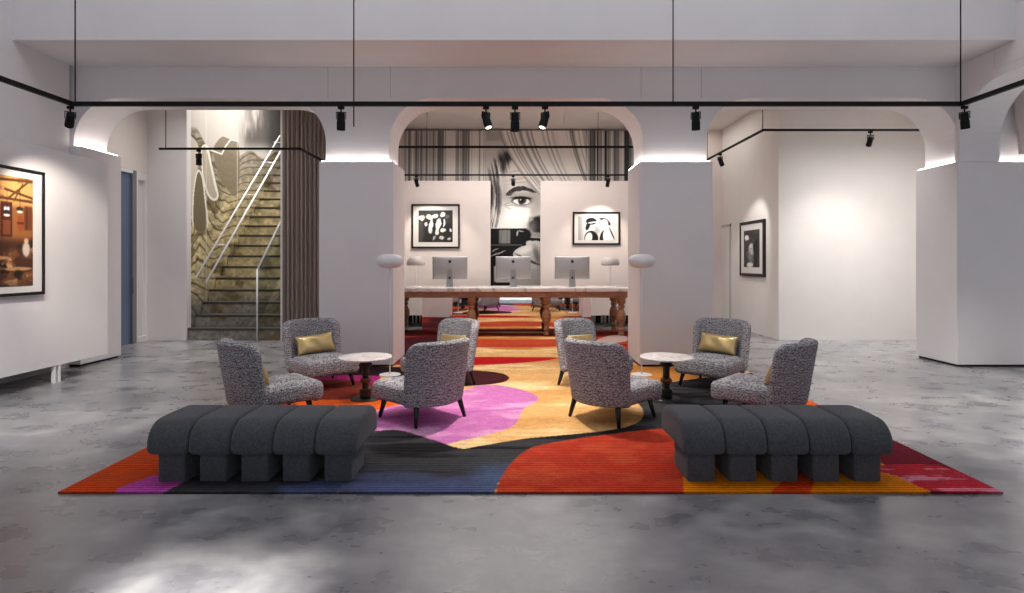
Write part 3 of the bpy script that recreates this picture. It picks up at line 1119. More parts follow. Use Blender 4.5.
def mural_paint(X, Z):
    U = CX + F * X / YM
    V = CY - F * (Z - H) / YM
    g = np.zeros(X.shape) + 222.0
    wu = 1.6 * (fbm(U * 0.25, V * 0.25, 61) - 0.5)
    wv = 1.6 * (fbm(U * 0.25, V * 0.25, 62) - 0.5)
    U0, V0 = U, V
    U, V = U + wu, V + wv

    def mixg(val, m):
        nonlocal g
        g = g * (1 - m) + val * m
    # background beside the face, head with a shaded temple and lit forehead and cheek
    mixg(244, rectm(U, V, 484, 505, 195, 230, 1.0))
    mixg(242, ell(U, V, 532, 206, 41, 62, 0, 0.04))
    mixg(250, ell(U, V, 511, 178, 12, 12, -20, 0.8))
    mixg(242, ell(U, V, 511, 217, 12, 11, 15, 0.9))
    mixg(150, ell(U, V, 503, 200, 4, 16, 4, 0.9) * 0.4)
    mixg(172, ell(U, V, 536, 188, 7, 20, 0, 0.9) * 0.6)
    mixg(140, ell(U, V, 512, 198, 6, 6, 0, 0.9) * 0.35)
    for k in range(4):
        mixg(186, ell(U, V, 517, 171 + k * 4.0, 12, 0.5, -8, 0.9) * 0.6)
    # hair combed back from the brow to the ear
    hm = np.maximum(ell(U, V, 492, 204, 8.0, 30, 4, 0.5), ell(U, V, 500, 166, 7.5, 19, 30, 0.6) * 0.85)
    hs = U + 0.012 * (V - 195) ** 2 * 0.35
    strands = 0.55 * vnoise(hs * 0.85, V * 0.03, 5) + 0.45 * vnoise(hs * 1.9, V * 0.05, 6)
    g = g * (1 - hm) + (34 + 205 * smooth(0.3, 0.8, strands)) * hm
    mixg(30, ell(U, V, 508.5, 156, 4.5, 7, 30, 0.6) * 0.85)
    mixg(236, ell(U, V, 494, 214, 2.6, 8, -8, 0.5) * 0.7)
    # eyebrow
    bl = [(506, 195), (509, 190.5), (515, 187), (523, 186.4), (531, 188.5), (537, 192.5), (531, 192), (523, 190.8), (515, 192), (510, 195.5)]
    bm_ = inpoly(U, V, spline(bl))
    g = g * (1 - bm_ * 0.95) + (22 + 70 * vnoise(U * 1.8 + V, V * 1.2, 9)) * bm_ * 0.95
    # eye under a heavy lid
    mixg(120, ell(U, V, 521.5, 200, 12.5, 7, 4, 0.6) * 0.5)
    mixg(206, ell(U, V, 521.5, 194.8, 9, 1.5, 4, 0.7) * 0.7)
    mixg(40, ell(U, V, 521.5, 201, 9.6, 4.4, 3, 0.2))
    mixg(236, ell(U, V, 521.5, 201.6, 8.6, 3.2, 3, 0.15))
    mixg(54, ell(U, V, 522, 200.8, 4.0, 3.7, 0, 0.2))
    mixg(6, ell(U, V, 522, 200.8, 2.0, 2.0, 0, 0.3))
    mixg(255, ell(U, V, 520.6, 199.6, 0.8, 0.8, 0, 0.3))
    mixg(12, ell(U, V, 521.5, 198.0, 9.6, 1.25, 3, 0.4))
    mixg(150, ell(U, V, 521, 206.2, 9, 0.7, 6, 0.9) * 0.7)
    for k in range(3):
        mixg(130, ell(U, V, 508, 203 + 2.4 * k, 4, 0.5, -20 + 25 * k, 0.8) * 0.7)
    # nose in profile of shade, cheek crease, lip line
    mixg(196, ell(U, V, 534, 208, 4.0, 10, 6, 0.7))
    mixg(18, ell(U, V, 538.5, 224.5, 10.5, 8.5, -14, 0.25))
    mixg(160, ell(U, V, 531, 219, 2.4, 2.4, 0, 0.7))
    mixg(170, ell(U, V, 531, 228, 6, 7, 30, 0.95) * 0.6)
    mixg(158, rectm(U, V, 524, 545, 232.5, 237.5, 1.0))
    mixg(14, rectm(U, V, 523, 545, 238, 241, 0.6))
    mixg(216, rectm(U, V, 524, 545, 241.4, 246, 0.8))
    # camera body
    mixg(12, rectm(U0, V0, 480, 526, 228.4, 268, 0.35))
    mixg(10, ell(U, V, 525, 235, 6, 6.5, 0, 0.2))
    mixg(132, rectm(U0, V0, 499, 510.5, 230, 243.5, 0.35) * (0.6 + 0.5 * vnoise(U0 * 1.8, V0 * 0.05, 3)))
    mixg(224, rectm(U0, V0, 490, 512, 227.6, 228.6, 0.3))
    mixg(120, rectm(U0, V0, 490, 522, 244.6, 245.4, 0.25))
    mixg(200, ell(U, V, 517.5, 233.5, 0.8, 3.0, 14, 0.4))
    mixg(170, ell(U, V, 521, 231.4, 3, 0.6, 10, 0.4))
    for (cx_, cy_, rx_) in ((495, 250, 4), (501, 252.5, 5), (494, 255, 4)):
        mixg(176, ell(U, V, cx_, cy_, rx_, 0.6, -24, 0.5))
    # hand closing on the body
    hand = [(513, 256), (517, 249), (524, 245.5), (532, 245), (542, 248), (546, 262), (540, 268), (530, 267), (520, 263)]
    hh = inpoly(U, V, spline(hand))
    mixg(204, hh)
    mixg(242, ell(U, V, 525, 250, 8, 3.6, -20, 0.7) * hh)
    for hx, hy, hl in ((522, 257, 7), (529, 260.5, 7), (536, 263, 6)):
        mixg(54, ell(U, V, hx, hy, hl, 0.75, 26, 0.5))
    mixg(110, ell(U, V, 537, 256, 2.6, 9, -14, 0.8) * 0.8)
    # below the camera
    mixg(14, rectm(U0, V0, 480, 496, 262, 296, 0.4))
    mixg(214, rectm(U0, V0, 494, 530, 266, 282, 1.0))
    mixg(12, rectm(U0, V0, 480, 514, 282.5, 300, 0.4))
    mixg(190, rectm(U0, V0, 514, 545, 268, 300, 1.0))
    g = g + 14 * (vnoise(U0 * 2.2, V0 * 2.2, 77) - 0.5)
    # drapery: hanging pleats left and far right; a swag pulled over the forehead
    U, V = U0, V0

    def pleats(s, seed, lo=44, hi=240, bias=0.5):
        a = vnoise(s, s * 0 + 3.3, seed) * 0.6 + vnoise(s * 2.1, s * 0 + 7.7, seed + 1) * 0.4
        a = np.clip((a - 0.5) * 2.1 + bias, 0, 1)
        return lo + (hi - lo) * a
    floor_band = V > 303
    stripes = np.where(vnoise(U * 0.55, U * 0, 17) > 0.5, 24.0, 206.0)
    lp = pleats(U * 0.55 + 0.004 * (V - 129), 15, bias=0.78)
    ml = 1 - smooth(485.0, 486.6, U)
    lp = np.where(floor_band, stripes, lp)
    g = g * (1 - ml) + lp * ml
    mixg(190, rectm(U, V, 486, 503, 120, 141, 2.0))
    tt = np.clip((V - 129) / 66.0, 0, 3)
    xb = 499 + 12 * tt + 29 * tt ** 1.8
    s = (U - xb) / np.maximum(648 - xb, 20)
    sw = pleats(s * 56 + 2, 25, lo=96, hi=255, bias=0.85)
    sw = sw - 60 * np.exp(-(s / 0.012) ** 2)
    far = smooth(584, 590, U)
    sw = sw * (1 - far) + pleats(U * 0.75, 35, lo=26, hi=225, bias=0.52) * far
    ms = smooth(-0.004, 0.004, s)
    sw = np.where(floor_band, stripes, sw)
    ms = np.maximum(ms, smooth(543, 545, U))
    g = np.clip(g * (1 - ms) + sw * ms, 0, 255)
    rgb = np.stack([g * 1.0, g * 0.975, g * 0.945], -1)
    return rgb


mur = paint_grid('photo_mural', -3.3, 3.3, 0.02, 4.62, 0.0115, mural_paint, lambda a, b, t: (a, YM + 0 * a + 0.03 * t, b), 'mural')
tag(mur, 'tall black-and-white mural of a face with a camera and draped curtain behind the desk', 'mural')


# =================================================================== FRAMED PHOTOGRAPHS
def framed(label, w, h, loc, rz, border, mat_w, paint, step, depth=0.035):
    """frame hangs in local XZ facing -Y, its back at y = 0"""
    root = thing('framed_photograph', label, 'picture', loc, rz, 'framed photographs on the panel walls')
    f = bmesh.new()
    for (a, b, c, d) in ((-w / 2, w / 2, -h / 2, -h / 2 + border), (-w / 2, w / 2, h / 2 - border, h / 2),
                         (-w / 2, -w / 2 + border, -h / 2 + border, h / 2 - border), (w / 2 - border, w / 2, -h / 2 + border, h / 2 - border)):
        box(f, a, b, -depth, 0, c, d, bev=0.002, seg=1)
    link('frame', f, 'black_gloss', root)
    link('mat_board', nbox(-w / 2 + border, w / 2 - border, -depth + 0.014, -0.004, -h / 2 + border, h / 2 - border), 'mat_board', root)
    pw, ph = w / 2 - border - mat_w[0], h / 2 - border - mat_w[1]
    paint_grid('print', -pw, pw, -ph, ph, step, lambda A, B: paint((A / pw + 1) / 2, (1 - B / ph) / 2),
               lambda a, b, t: (a, -depth + 0.011 + 0 * a + 0.003 * t, b), 'print', parent=root)
    return root


def grey(g):
    return np.stack([g, g * 0.985, g * 0.97], -1)


def art_crowd(u, v):
    u, v = u + 0.09 * (fbm(u * 7, v * 7, 71) - 0.5), v + 0.09 * (fbm(u * 7, v * 7, 81) - 0.5)
    g = 22 + 40 * fbm(u * 6, v * 6, 3)

    def m(val, k):
        nonlocal g
        g = g * (1 - k) + val * k
    m(70, rectm(u, v, 0.0, 0.14, 0.35, 1.0, 0.03))
    for (x, y, rx, ry, an, val) in ((0.10, 0.24, 0.09, 0.09, 0, 236), (0.33, 0.22, 0.12, 0.08, 15, 242), (0.48, 0.18, 0.08, 0.07, -10, 246), (0.70, 0.13, 0.08, 0.09, 10, 244),
                                    (0.37, 0.45, 0.05, 0.17, 14, 240), (0.34, 0.62, 0.045, 0.09, 0, 226), (0.58, 0.46, 0.085, 0.20, 6, 248), (0.53, 0.68, 0.06, 0.09, 10, 230),
                                    (0.75, 0.40, 0.03, 0.12, 12, 225), (0.72, 0.62, 0.09, 0.07, -5, 236), (0.66, 0.86, 0.07, 0.06, 0, 214), (0.23, 0.42, 0.05, 0.06, 0, 214),
                                    (0.94, 0.64, 0.03, 0.05, 0, 220), (0.88, 0.90, 0.05, 0.04, 0, 200), (0.85, 0.20, 0.07, 0.05, 0, 90), (0.46, 0.87, 0.03, 0.07, 20, 170)):
        m(val, ell(u, v, x, y, rx, ry, an, 0.25))
    m(14, ell(u, v, 0.45, 0.5, 0.025, 0.25, 14, 0.3))
    m(14, ell(u, v, 0.66, 0.5, 0.025, 0.28, 12, 0.3))
    g = g - 35 * smooth(0.55, 0.8, fbm(u * 14, v * 14, 9)) * (g > 80)
    return grey(np.clip(g, 0, 255))


def art_couple(u, v):
    g = 232 - 70 * (1 - smooth(0.0, 0.22, u)) + 0 * v

    def m(val, k):
        nonlocal g
        g = g * (1 - k) + val * k
    # left figure: cropped dark hair with a band, profile to the right, dark vest
    m(240, ell(u, v, 0.405, 0.36, 0.105, 0.24, 0, 0.08))
    m(18, ell(u, v, 0.36, 0.20, 0.145, 0.145, -8, 0.12))
    m(22, ell(u, v, 0.27, 0.38, 0.055, 0.20, 12, 0.2))
    m(240, ell(u, v, 0.40, 0.25, 0.14, 0.035, -10, 0.3))
    m(240, ell(u, v, 0.35, 0.62, 0.07, 0.15, 15, 0.15))
    m(14, ell(u, v, 0.36, 0.92, 0.19, 0.32, 0, 0.06))
    m(236, ell(u, v, 0.285, 0.92, 0.10, 0.25, 8, 0.12))
    m(30, ell(u, v, 0.44, 0.285, 0.045, 0.016, 10, 0.4))
    m(60, ell(u, v, 0.475, 0.44, 0.03, 0.014, 20, 0.4))
    # right figure: pale hair, profile to the left
    m(246, ell(u, v, 0.63, 0.35, 0.105, 0.24, 0, 0.08))
    m(60, ell(u, v, 0.70, 0.12, 0.12, 0.06, 18, 0.3))
    m(40, ell(u, v, 0.83, 0.26, 0.045, 0.12, -20, 0.35))
    m(250, ell(u, v, 0.72, 0.27, 0.10, 0.16, 0, 0.3))
    m(40, ell(u, v, 0.585, 0.28, 0.03, 0.016, -10, 0.4))
    m(24, ell(u, v, 0.67, 0.84, 0.07, 0.26, 10, 0.2))
    m(250, ell(u, v, 0.81, 0.82, 0.13, 0.36, 0, 0.06))
    m(30, ell(u, v, 0.925, 0.72, 0.02, 0.26, -16, 0.4))
    m(160, ell(u, v, 0.52, 0.58, 0.08, 0.14, 0, 0.4) * 0.6)
    return grey(np.clip(g, 0, 255))


def art_night(u, v):
    u = u + 0.12 * (fbm(u * 6, v * 6, 72) - 0.5)
    g = 44 + 34 * fbm(u * 5, v * 7, 4)

    def m(val, k):
        nonlocal g
        g = g * (1 - k) + val * k
    m(244, ell(u, v, 0.20, 0.20, 0.13, 0.075, 0, 0.2))
    m(216, ell(u, v, 0.50, 0.45, 0.13, 0.09, 0, 0.4))
    m(188, ell(u, v, 0.50, 0.58, 0.17, 0.12, 0, 0.5))
    m(130, ell(u, v, 0.42, 0.74, 0.22, 0.10, 30, 0.6))
    m(226, ell(u, v, 0.40, 0.94, 0.22, 0.07, 0, 0.4))
    m(20, ell(u, v, 0.48, 0.50, 0.02, 0.02, 0, 0.3))
    m(24, ell(u, v, 0.78, 0.6, 0.14, 0.35, 0, 0.6))
    g = g + 50 * (fbm(u * 16, v * 16, 6) - 0.5)
    return grey(np.clip(g, 0, 255))


def art_cafe(u, v):
    img = np.zeros(u.shape + (3,)) + np.array((198, 140, 82.0))
    img = over(img, (224, 170, 104), smooth(0.4, 0.7, fbm(u * 6, v * 5, 3)) * (1 - smooth(0.2, 0.3, v)))
    img = over(img, (120, 70, 36), rectm(u, v, 0, 1, 0.195, 0.215, 0.006))
    for k in range(6):
        img = over(img, (110, 66, 36), (1 - smooth(0.003, 0.008, np.abs(v - 0.10 - (u - 0.12 * k - 0.3) * 0.25 * (1 if k % 2 else -0.6)))) * (1 - smooth(0.18, 0.2, v)))
    img = over(img, (150, 92, 50), smooth(0.24, 0.3, v))
    for x0, x1 in ((0.04, 0.14), (0.22, 0.32), (0.42, 0.50), (0.58, 0.66)):
        img = over(img, (92, 44, 24), rectm(u, v, x0, x1, 0.28, 0.62, 0.008))
        img = over(img, (226, 232, 240), rectm(u, v, x0 + 0.03, x1 - 0.03, 0.33, 0.42, 0.006))
    w = (u - 0.72) / 0.28          # the right-hand third: window, hanging lamps, barrel, pillar
    img = over(img, (214, 164, 96), rectm(w, v, 0.0, 1.0, 0.0, 0.22, 0.02) * smooth(0.35, 0.6, fbm(w * 3, v * 9, 33)) * (u > 0.7))
    for (p, q) in (((0.0, 0.04), (1.0, 0.02)), ((0.3, 0.2), (0.9, 0.02)), ((0.2, 0.12), (1.0, 0.18)), ((0.45, 0.22), (0.7, 0.06)), ((0.0, 0.2), (1.0, 0.215))):
        dx, dy = q[0] - p[0], q[1] - p[1]
        t = np.clip(((w - p[0]) * dx + (v - p[1]) * dy) / (dx * dx + dy * dy), 0, 1)
        img = over(img, (96, 58, 30), 1 - smooth(0.008, 0.016, np.hypot(w - p[0] - t * dx, v - p[1] - t * dy)))
    img = over(img, (78, 36, 22), rectm(w, v, 0.09, 0.41, 0.235, 0.55, 0.01))
    img = over(img, (128, 66, 38), rectm(w, v, 0.15, 0.36, 0.40, 0.53, 0.01))
    img = over(img, (228, 236, 248), rectm(w, v, 0.18, 0.33, 0.28, 0.36, 0.012))
    img = over(img, (112, 58, 32), rectm(w, v, 0.74, 0.97, 0.26, 0.48, 0.012))
    img = over(img, (66, 34, 22), rectm(w, v, 0.80, 0.83, 0.26, 0.48, 0.008))
    img = over(img, (150, 74, 40), ell(w, v, 0.64, 0.42, 0.10, 0.075, 0, 0.15))
    img = over(img, (84, 40, 26), rectm(w, v, 0.54, 0.74, 0.41, 0.43, 0.006))
    for x, y in ((0.26, 0.33), (0.62, 0.29)):
        img = over(img, (40, 26, 20), rectm(w, v, x - 0.006, x + 0.006, 0.12, y, 0.004))
        img = over(img, (52, 40, 36), ell(w, v, x, y, 0.10, 0.022, 0, 0.2))
        img = over(img, (250, 238, 214), ell(w, v, x, y + 0.026, 0.08, 0.012, 0, 0.4))
    # crowd of chairs, tables and machines
    n = fbm(u * 11, v * 11, 13)
    dark = smooth(0.52, 0.62, v)
    img = over(img, (64, 36, 24), dark * 0.92)
    img = over(img, (120, 72, 44), dark * smooth(0.5, 0.62, n))
    img = over(img, (206, 160, 112), dark * smooth(0.66, 0.74, n))
    img = over(img, (28, 20, 18), dark * smooth(0.55, 0.66, fbm(u * 9 + 5, v * 12, 23)))
    for (x, y, rx) in ((0.2, 0.72, 0.09), (0.45, 0.68, 0.08), (0.72, 0.74, 0.10), (0.55, 0.86, 0.13), (0.88, 0.84, 0.11), (0.2, 0.9, 0.12)):
        img = over(img, (190, 142, 98), ell(u, v, x, y, rx, 0.016, 0, 0.25))
        img = over(img, (40, 26, 20), ell(u, v, x, y + 0.05, rx * 0.3, 0.04, 0, 0.3))
    for x in (0.3, 0.5, 0.945):
        img = over(img, (214, 170, 130), ell(u, v, x, 0.58, 0.018, 0.024, 0, 0.3))
        img = over(img, (206, 190, 172), ell(u, v, x, 0.66, 0.03, 0.07, 0, 0.3))
    img = over(img, (96, 66, 46), smooth(0.9, 1.0, v) * 0.6)
    return img


framed('square black-framed photograph of a crowd on the left blush panel', 1.09, 1.0, (-1.79, 13.099, 2.285), 0, 0.04, (0.12, 0.10), art_crowd, 0.008)
framed('black-framed wide photograph of two people face to face on the right blush panel', 1.07, 0.745, (1.835, 13.099, 2.235), 0, 0.04, (0.085, 0.065), art_couple, 0.007)
framed('black-framed dark photograph on the side wall seen through the right arch', 1.24, 1.16, (4.999, 12.17, 1.76), R(-90), 0.06, (0.16, 0.13), art_night, 0.01, depth=0.05)
framed('large black-framed colour photograph of an old cafe on the left raised panel', 2.0, 1.45, (-5.649, 5.92, 1.83), R(90), 0.035, (0.13, 0.075), art_cafe, 0.008, depth=0.045)

# =================================================================== STAIRCASE
SY, RUN, RISE, NS = 10.97, 0.257, 0.232, 19
stair = thing('staircase', 'straight staircase with gold and grey printed risers behind the left arch', 'staircase', (-5.27, SY, 0))


def topo(U, V, wall=1.0):
    """the flowing contour print of the stair hall, in the designer's drawing coordinates"""
    left = 1 - smooth(-16, 14, U - np.interp(V, [100, 160, 277, 345], [252, 246, 204, 190]))
    warp = (46 * (fbm(U * 0.04 + 3, V * 0.02, 5) - 0.5) + 5 * np.sin(U * 0.16 + V * 0.03)) * left
    ks = np.arange(-2, 30)
    vk = CY + F * (H - ks * RISE) / (SY + (ks - 1) * RUN)
    f = np.interp((V + warp).ravel(), vk[::-1], ks[::-1].astype(float)).reshape(V.shape)
    fr = f - np.floor(f)
    line = np.exp(-((fr - 0.92) / 0.065) ** 2) + 0.5 * np.exp(-((fr - 0.02) / 0.05) ** 2)
    n = fbm(U * 0.06, V * 0.06, 8, 5)
    gold = smooth(160, 215, V) * (1 - smooth(275, 312, V))
    base = np.zeros(U.shape + (3,)) + np.array((150, 140, 124.0))
    base = over(base, (214, 196, 148), gold * 0.9)
    base = over(base, (128, 124, 118), smooth(290, 318, V) * 0.9)
    base = over(base, (104, 90, 58), smooth(0.5, 0.66, n) * 0.75)
    base = over(base, (214, 200, 156), smooth(0.55, 0.7, fbm(U * 0.05 + 7, V * 0.09, 18)) * gold * 0.7)
    base = base * (0.72 + 0.56 * fbm(U * 0.35, V * 0.35, 38, 3))[..., None]
    base = over(base, (58, 48, 34), np.clip(line, 0, 1) * wall * (0.65 + 0.35 * left))
    return base


def wall_print(Yw, Z):
    U = CX - 6.2 * F / Yw
    V = CY - F * (Z - H) / Yw
    img = topo(U, V)
    # pale sky above, grey haze towards the right
    edge = 131 + 4 * np.sin(U * 0.22) + 20 * smooth(196, 216, U) + 4 * smooth(230, 246, U)
    sky = 1 - smooth(edge - 1.2, edge + 1.2, V)
    img = over(img, (204, 198, 190), sky)
    hz = smooth(234, 252, U) * (1 - smooth(138, 156, V))
    img = over(img, (96, 92, 88), hz * smooth(0.3, 0.6, fbm(U * 0.12, V * 0.02, 44)))
    img = over(img, (60, 58, 54), hz * smooth(262, 274, U) * 0.7)
    # soft bulb shapes with white outlines
    def blob(pts, col, alpha=1.0):
        nonlocal img
        img = over(img, col, inpoly(U, V, spline(pts)) * alpha)
    blob([(214, 148), (222, 137), (230, 139), (238, 142), (240, 170), (236, 196), (222, 182), (216, 165)], (132, 120, 98), 0.9)
    blob([(184, 140), (197, 142), (199, 160), (196, 182), (194, 200), (189, 214), (182, 214)], (206, 198, 184))
    blob([(201.5, 148), (208, 146), (212, 164), (217, 186), (219, 196), (215, 201), (209, 197), (204.5, 186), (202, 172)], (240, 236, 226))
    blob([(202.5, 150), (206, 148), (210.5, 166), (215, 188), (217, 195), (214.5, 198.5), (210, 195), (206, 185), (203.5, 172)], (186, 176, 158))
    blob([(193.5, 226), (192.5, 200), (195.5, 176), (199, 169.5), (203, 176), (206, 198), (208, 226)], (240, 236, 226))
    blob([(194.8, 228), (194, 200), (196.6, 178), (199, 172), (202, 178), (204.6, 199), (206.6, 228)], (118, 106, 80))
    for (p, q) in (((211, 150), (222, 154)), ((222, 154), (226, 146)), ((226, 146), (231, 139.5)), ((231, 139.5), (238, 141))):
        dx, dy = q[0] - p[0], q[1] - p[1]
        t = np.clip(((U - p[0]) * dx + (V - p[1]) * dy) / (dx * dx + dy * dy), 0, 1)
        dd = np.hypot(U - p[0] - t * dx, V - p[1] - t * dy)
        img = over(img, (244, 240, 230), 1 - smooth(0.5, 1.0, dd))
    # panel joints
    for u in (206.5, 237.5):
        img = over(img, (226, 220, 206), (1 - smooth(0.25, 0.55, np.abs(U - u))) * 0.7)
    return img


for k in range(NS):
    y = SY + k * RUN
    z0, z1 = k * RISE, (k + 1) * RISE
    s = bmesh.new()
    box(s, -0.92, 0.84, k * RUN + 0.004, k * RUN + RUN + 0.004, max(0, z0 - 0.25), z1 - 0.045)
    st = link('step', s, 'tread', stair)
    link('tread', nbox(-0.92, 0.84, k * RUN - 0.012, k * RUN + RUN + 0.004, z1 - 0.045, z1, bev=0.006, seg=1), 'tread', st)

    def rp(A, B, y=y):
        U = CX + F * (A - 5.27) / y
        V = CY - F * (B - H) / y
        return topo(U, V, 0.0)
    paint_grid('riser', -0.92, 0.84, z0, z1 - 0.045, 0.022, rp, lambda a, b, t, y=y: (a, y - SY - 0.002 + 0 * a + 0.005 * t, b), 'riser', parent=st)

wp = paint_grid('wall_print', 11.0, 16.55, 0.0, 6.5, 0.015, wall_print, lambda a, b, t: (-6.205 + 0 * a - 0.004 * t, a, b), 'mural')
tag(wp, 'gold and grey contour-line wall covering beside the staircase', 'mural')

# handrails
hr = thing('handrail', 'white double handrail rising along the printed stair wall', 'handrail', (-6.05, SY, 0))
SL = RISE / RUN
link('upper_rail', tube(bmesh.new(), (0, 0.02, 1.18), (0, 3.95, 1.18 + 3.93 * SL), 0.018), 'white_metal', hr, True)
link('lower_rail', tube(bmesh.new(), (0.16, 0.10, 1.10), (0.16, 4.0, 1.10 + 3.90 * SL), 0.02), 'white_metal', hr, True)
for t in (0.9, 2.2, 3.2, 3.9):
    b = bmesh.new()
    tube(b, (0.16, t, 1.10 + (t - 0.1) * SL), (-0.145, t, 1.12 + (t - 0.1) * SL), 0.011)
    link('bracket', b, 'white_metal', hr, True)
hr2 = thing('handrail', 'white single handrail with glass infill on the right side of the stairs', 'handrail', (-4.86, SY - 0.04, 0))
link('post', tube(bmesh.new(), (0, 0, 0), (0, 0, 1.34), 0.016), 'white_metal', hr2, True)
link('rail', tube(bmesh.new(), (0, 0, 1.33), (0, 3.2, 1.33 + 3.2 * SL), 0.018), 'white_metal', hr2, True)
g = bmesh.new()
gp = [(0.02, 0.24), (3.2, 0.24 + 3.2 * SL), (3.2, 1.31 + 3.2 * SL), (0.02, 1.31)]
ga = [g.verts.new((-0.004, a, b)) for a, b in gp]
gb = [g.verts.new((0.004, a, b)) for a, b in gp]
g.faces.new(ga)
g.faces.new(gb[::-1])
for i in range(4):
    g.faces.new((ga[i], gb[i], gb[(i + 1) % 4], ga[(i + 1) % 4]))
link('glass_panel', g, 'clear_glass', hr2)


# =================================================================== CURTAINS
def curtain(name, label, x0, x1, y, z0, z1, m, pitch=0.11, amp=0.035, flare=None, group=None):
    bm = bmesh.new()
    nx = int((x1 - x0) / 0.008)
    nz = 24
    rows = []
    for j in range(nz + 1):
        z = z0 + (z1 - z0) * j / nz
        row = []
        for i in range(nx + 1):
            x = x0 + (x1 - x0) * i / nx
            ph = 2 * PI * x / pitch + 0.8 * math.sin(x * 5.1)
            dx, dy = 0.0, amp * math.sin(ph) + amp * 0.35 * math.sin(ph * 2.3 + 1 + 0.3 * z)
            if flare:
                dx = flare(x, z)
            row.append(bm.verts.new((x + dx, y + dy, z)))
        rows.append(row)
    for A, B in zip(rows, rows[1:]):
        for i in range(nx):
            bm.faces.new((A[i], A[i + 1], B[i + 1], B[i]))
    o = link(name, bm, m, None, True)
    md = o.modifiers.new('cloth', 'SOLIDIFY')
    md.thickness = 0.004
    return tag(o, label, 'curtain', group)


curtain('curtain', 'taupe floor-length pleated curtain beside the staircase', -4.32, -2.9, 10.75, 0.015, 4.64, 'drape', pitch=0.082, amp=0.028)
curtain('curtain', 'pale draped curtain beyond the right side arch, at the right edge', 6.95, 8.6, 8.12, 3.0, 4.6, 'sheer', pitch=0.16, amp=0.04, flare=lambda x, z: 0.25 * (4.6 - z) * (0.35 + 0.1 * math.sin(9 * x)))


# =================================================================== TRACKS AND SPOTLIGHTS
def track(name, label, pts, rods, ztop, size=0.022):
    root = thing(name, label, 'track light rail', pts[0])
    p0 = Vector(pts[0])
    for i, (a, b) in enumerate(zip(pts, pts[1:])):
        a, b = Vector(a) - p0, Vector(b) - p0
        x0, x1 = min(a.x, b.x) - size, max(a.x, b.x) + size
        y0, y1 = min(a.y, b.y) - size, max(a.y, b.y) + size
        link('rail', nbox(x0, x1, y0, y1, a.z - size, a.z + size, bev=0.003, seg=1), 'black_metal', root)
    for r in rods:
        x, y = r[0], r[1]
        zb = r[2] if len(r) > 2 else pts[0][2]
        link('suspension_rod', tube(bmesh.new(), Vector((x, y, zb)) - p0, Vector((x, y, ztop)) - p0, 0.0065, n=10), 'black_metal', root, True)
    return root


YT, ZT = 6.0, 3.124
tag(link('suspension_rod', tube(bmesh.new(), (-1.68, YT + 0.045, 2.9), (-1.68, YT + 0.045, 7.215), 0.0065, n=10), 'black_metal', None, True),
    'thin black rod hanging just behind the hall track left of the middle arch', 'rod')
X0, X1 = -4.58, 4.62
track('light_track', 'long black ceiling track across the hall turning towards the camera at both ends',
      [(X0, 1.5, ZT), (X0, YT, ZT), (X1, YT, ZT), (X1, 1.5, ZT)], [(X0 + 0.03, YT), (1.635, YT), (X1 - 0.01, YT)], 7.19, 0.022)
track('light_track', 'black angled ceiling track inside the left arch before the stairs', [(-5.69, 9.3, 3.3), (-3.45, 9.3, 3.3), (-3.45, 10.6, 3.3)], [(-5.6, 9.3), (-3.45, 9.3)], ZR, 0.017)
track('light_track', 'black angled ceiling track inside the right arch', [(6.55, 9.3, 3.6), (3.98, 9.3, 3.6), (3.98, 12.1, 3.6)], [(3.98, 9.32), (3.98, 12.0)], ZR, 0.017)
track('light_track', 'upper black ceiling track behind the middle arch without lamps in view', [(-2.6, 9.26, 3.32), (2.6, 9.26, 3.32)], [(-2.3, 9.26), (2.3, 9.26)], ZR, 0.017)
track('light_track', 'lower black ceiling track before the blush panels carrying three lamps', [(-2.6, 12.34, 3.33), (2.6, 12.34, 3.33)], [(-1.87, 12.34), (1.77, 12.34)], ZR, 0.017)


